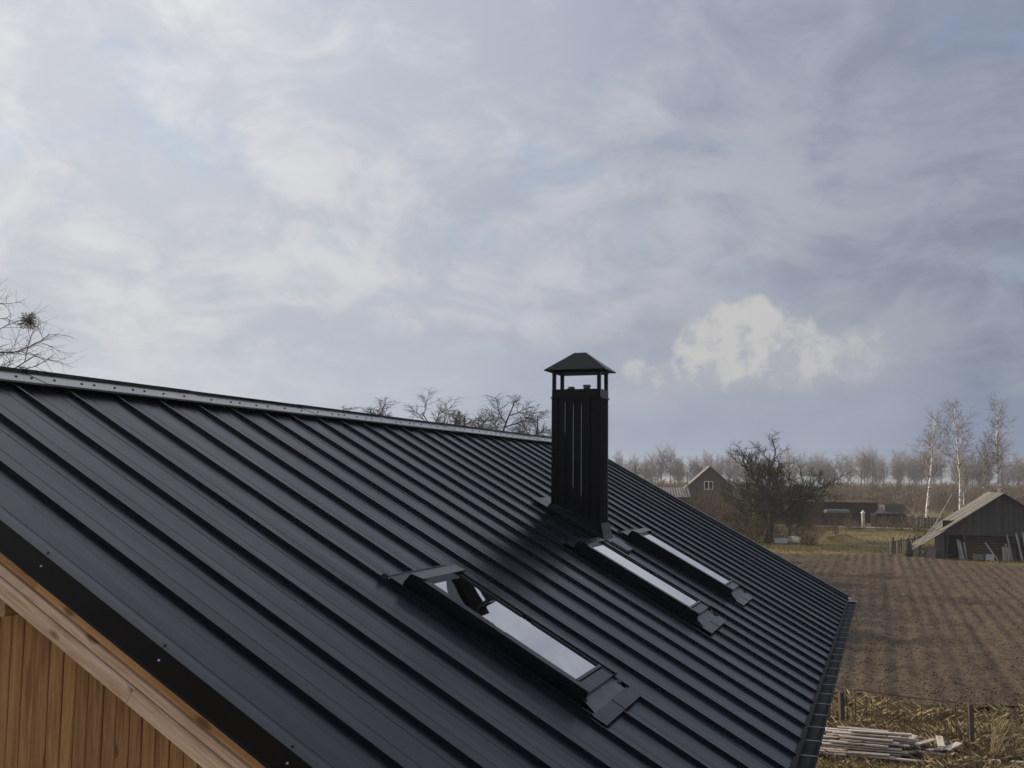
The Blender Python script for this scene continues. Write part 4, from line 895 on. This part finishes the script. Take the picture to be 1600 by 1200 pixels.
# mound, pallet, box
rs = np.random.RandomState(2); nx = 40
def mound_z(x, y):
    r = np.sqrt((x / 2.6) ** 2 + (y / 1.9) ** 2); return (1 - np.clip(r, 0, 1) ** 2.2) * (.75 + .5 * vn[1.2](x * 1.3, y + 3)) + .16 * vn[.5](x, y) - .14
mo = grid_sheet('earth_mound', -2.9, 2.9, -2.1, 2.1, 48, 36, mound_z, M['grass_green']); mo.location = (32.2, 98.0, 0); tag(mo, 'low grassy mound of earth between the field and the lane', 'mound')
def reg_m(rs_, n):
    x = 32.2 + rs_.uniform(-2.4, 2.4, n); y = 98 + rs_.uniform(-1.7, 1.7, n); return x, y
pl = empty('pallet', (25.9, 97.6, .08), R(-20)); tag(pl, 'old wooden pallet tipped on the grass beside the white box', 'pallet')
for i in range(7): mb = MB(); mb.box(-.75 + i * .22, -.75 + i * .22 + .13, -.6, .6, .44, .47, Matrix.Rotation(R(22), 4, 'X')); mb.build('slat', M['roof_plank'], pl)
for yy in (-.55, 0, .5): mb = MB(); mb.box(-.75, .75, yy, yy + .09, .33, .438, Matrix.Rotation(R(22), 4, 'X')); mb.build('bearer', M['roof_plank'], pl)
mb = MB(); mb.box(-.7, .7, .28, .40, -.1, .55); mb.build('prop_block', M['post'], pl)
bx = empty('box', (25.6, 95.4, 0), R(-14)); tag(bx, 'low white box lying on the grass in front of the pallet', 'box')
mb = MB(); mb.box(-.62, .62, -.3, .3, 0, .38); mb.build('body', M['white'], bx); mb = MB(); mb.box(-.65, .65, -.33, .33, .381, .43); mb.build('lid', M['white'], bx)
sh = MB(); sh.hexa([(-.6, -.5, 0), (.7, -.5, 0), (.7, .5, .5), (-.6, .5, .5)], [(-.6, -.5, .04), (.7, -.5, .04), (.7, .5, .54), (-.6, .5, .54)]); o = sh.build('board', M['pale_roof']); o.location = (27.15, 97.0, 0); o.rotation_euler[2] = R(-30); tag(o, 'pale flat sheet propped at a slant next to the pallet', 'board')

# ------------------------------------------------------------------ rod fence and timber pile beyond the far gable
rf = empty('rod_fence', (0, 0, 0)); tag(rf, 'rusty iron rod fence between two dark posts at the field edge', 'fence')
A, B = Vector((8.33, 24.6, 0)), Vector((10.15, 23.25, 0)); rg = random.Random(41)
mb = MB(); mb.tube([A + Vector((0, 0, .98)), A.lerp(B, .5) + Vector((0, 0, .97)), B + Vector((0, 0, .99))], .012, 5); mb.build('top_rail', M['rust'], rf)
mb = MB(); mb.tube([A + Vector((0, 0, .45)), A.lerp(B, .5) + Vector((0, 0, .42)), B + Vector((0, 0, .46))], .008, 5); mb.build('middle_rail', M['rust'], rf)
for i in range(19):
    p = A.lerp(B, i / 18); k = rg.uniform(-.02, .02); mb = MB(); hgt = .99 if i in (0, 18) else rg.uniform(.55, .97); mb.tube([p + Vector((0, 0, -.1)), p + Vector((k, 0, hgt))], .011 if i in (0, 18) else .007, 4); mb.build('rod', M['rust'], rf)
mb = MB(); C = Vector((7.2, 25.4, 0)); D = Vector((8.16, 24.75, 0)); mb.tube([C + Vector((0, 0, -.1)), C + Vector((0, 0, 1.08)), D + Vector((0, 0, 1.08)), D + Vector((.04, 0, -.1))], .012, 5); mb.build('gate_frame', M['rust'], rf)
for px, py, hgt, lab in ((8.08, 24.85, .86, 'dark squared post carrying the rusty gate frame, beside the timber pile'), (10.43, 23.14, .98, 'dark squared post standing alone past the end of the rod fence')):
    mb = MB(); mb.box(-.055, .055, -.05, .05, -.1, hgt); mb.box(-.05, .05, -.045, .045, hgt, hgt + .012); o = mb.build('fence_post', M['post']); o.location = (px, py, 0); o.rotation_euler = (R(1), R(-1), R(12)); tag(o, lab, 'post')
rg = random.Random(17); ang = R(-17); pg = 'boards of the timber pile'
def plank(x, y, z, L, w, th, rz, label, group=None, ry=0, rx=0, mat='old_wood_x'):
    mb = MB(); c_ = .0; k = rg.uniform(-.04, .04); j = rg.uniform(-.012, .012)
    mb.hexa([(-L / 2, -w / 2, 0), (L / 2 + k, -w / 2 + j, 0), (L / 2, w / 2 + j, 0), (-L / 2 + k, w / 2, 0)], [(-L / 2, -w / 2, th), (L / 2 + k, -w / 2 + j, th), (L / 2, w / 2 + j, th), (-L / 2 + k, w / 2, th)])
    o = mb.build('board', M[mat]); o.matrix_world = Matrix.Translation((x, y, z)) @ Matrix.Rotation(rz, 4, 'Z') @ Matrix.Rotation(ry, 4, 'Y') @ Matrix.Rotation(rx, 4, 'X'); return tag(o, label, 'board', group)
for lay in range(9):
    z = .03 + lay * .050; nb = 7 if lay < 2 else 5 if lay < 5 else 4 if lay < 7 else 2
    for q in range(nb):
        L = rg.uniform(1.3, 2.3) if lay < 4 else rg.uniform(1.0, 1.45); w = rg.uniform(.10, .17); v = (q - (nb - 1) / 2) * .21 + rg.uniform(-.03, .03) + .02
        u = rg.uniform(-.35, .35) - (.1 if lay < 4 else 0); cx = 7.85 + (u + .25 * (lay > 4)) * math.cos(ang) - v * math.sin(ang) ; cy = 22.85 + (u + .25 * (lay > 4)) * math.sin(ang) + v * math.cos(ang)
        plank(cx, cy, z + rg.uniform(0, .008), L, w, rg.uniform(.024, .034), ang + rg.uniform(-.06, .06), ('grey weathered board at the bottom of the timber pile' if lay < 3 else 'grey weathered board halfway up the timber pile' if lay < 7 else 'short pale board on the very top of the timber pile'), pg + (' bottom' if lay < 3 else ' middle' if lay < 7 else ' top'), rg.uniform(-.006, .006))
for q in range(6):
    plank(6.70 + q * .06, 22.5 + q * .17, .05 + .05 * (q % 3), 1.3, .13, .03, ang + rg.uniform(-.08, .08), 'grey weathered board at the house end of the timber pile', pg + ' end')
lg2 = 'short boards thrown across the end of the timber pile'
for x, y, z, L, rz, ry in ((9.05, 23.35, .24, .55, R(52), -.1), (9.28, 23.18, .22, .75, R(30), -.05), (9.52, 22.95, .30, .62, R(72), -.12), (9.62, 22.85, .20, .7, R(38), 0), (9.76, 22.82, .23, .66, R(44), -.04), (9.40, 22.82, .16, .6, R(20), 0), (9.25, 22.65, .12, .7, R(-25), 0)):
    plank(x - .05, y - .42, z, L, .14, .028, rz, 'short grey board lying askew across the end of the pile', lg2, ry)
plank(10.15, 22.55, .05, 1.6, .12, .05, R(-21), 'long squared beam lying on the grass past the pile', None)
plank(8.9, 21.9, .03, 1.5, .11, .03, R(-19), 'lone flat board on the grass in front of the pile', None)
for x, y, rz, lab in ((10.28, 21.72, -20, 'pale upended block beside the end of the squared beam'), (10.72, 21.62, -12, 'pale block lying past the end of the squared beam')):
    mb = MB(); mb.box(-.11, .11, -.07, .07, -.02, .14); mb.box(-.09, .09, -.05, .05, .14, .148); o = mb.build('block', M['concrete']); o.location = (x, y, 0); o.rotation_euler[2] = R(rz); tag(o, lab, 'block')
mb = MB(); mb.box(-.09, .09, -.015, .015, -.1, .75); o = mb.build('board', M['pale_wood_z']); o.location = (11.08, 21.8, 0); o.rotation_euler = (R(-6), R(7), R(-10)); tag(o, 'pale board standing upright in the dry grass', 'board')
wd = MB(); rg = random.Random(2)
for i in range(16):
    a = rg.uniform(-.2, .9); p = Vector((rg.gauss(0, .04), rg.gauss(0, .04), -.05)); t = Vector((.32 * a + .12, rg.gauss(0, .12), rg.uniform(.55, 1.05))); wd.tube([p, p + t * .5 + Vector((.02, 0, .06)), p + t], [.007, .006, .003], 4, False)
    for q in range(5):
        e = p + t * rg.uniform(.5, 1); wd.tube([e, e + Vector((rg.gauss(.05, .06), rg.gauss(0, .06), rg.uniform(.05, .18)))], [.004, .002], 3, False)
o = wd.build('weed', M['grass_dry']); o.location = (10.4, 22.15, 0); tag(o, 'tall dry yellow weed leaning beside the squared beam', 'weed')

# ------------------------------------------------------------------ thin haze over the plain
hz = MB(); hz.box(-1700, 1700, -800, 2700, -3.0, 26.0)
hm = bpy.data.materials.new('haze'); hm.use_nodes = True; t = NT(hm.node_tree); o_ = t.n('ShaderNodeOutputMaterial'); pv = t.n('ShaderNodeVolumePrincipled')
pv.inputs['Color'].default_value = (.86, .90, .96, 1); pv.inputs['Density'].default_value = .00042; pv.inputs['Anisotropy'].default_value = .2
t.t.links.new(pv.outputs[0], o_.inputs['Volume']); tag(hz.build('haze', hm), 'thin pale haze in the air over the fields', 'haze', kind='stuff')
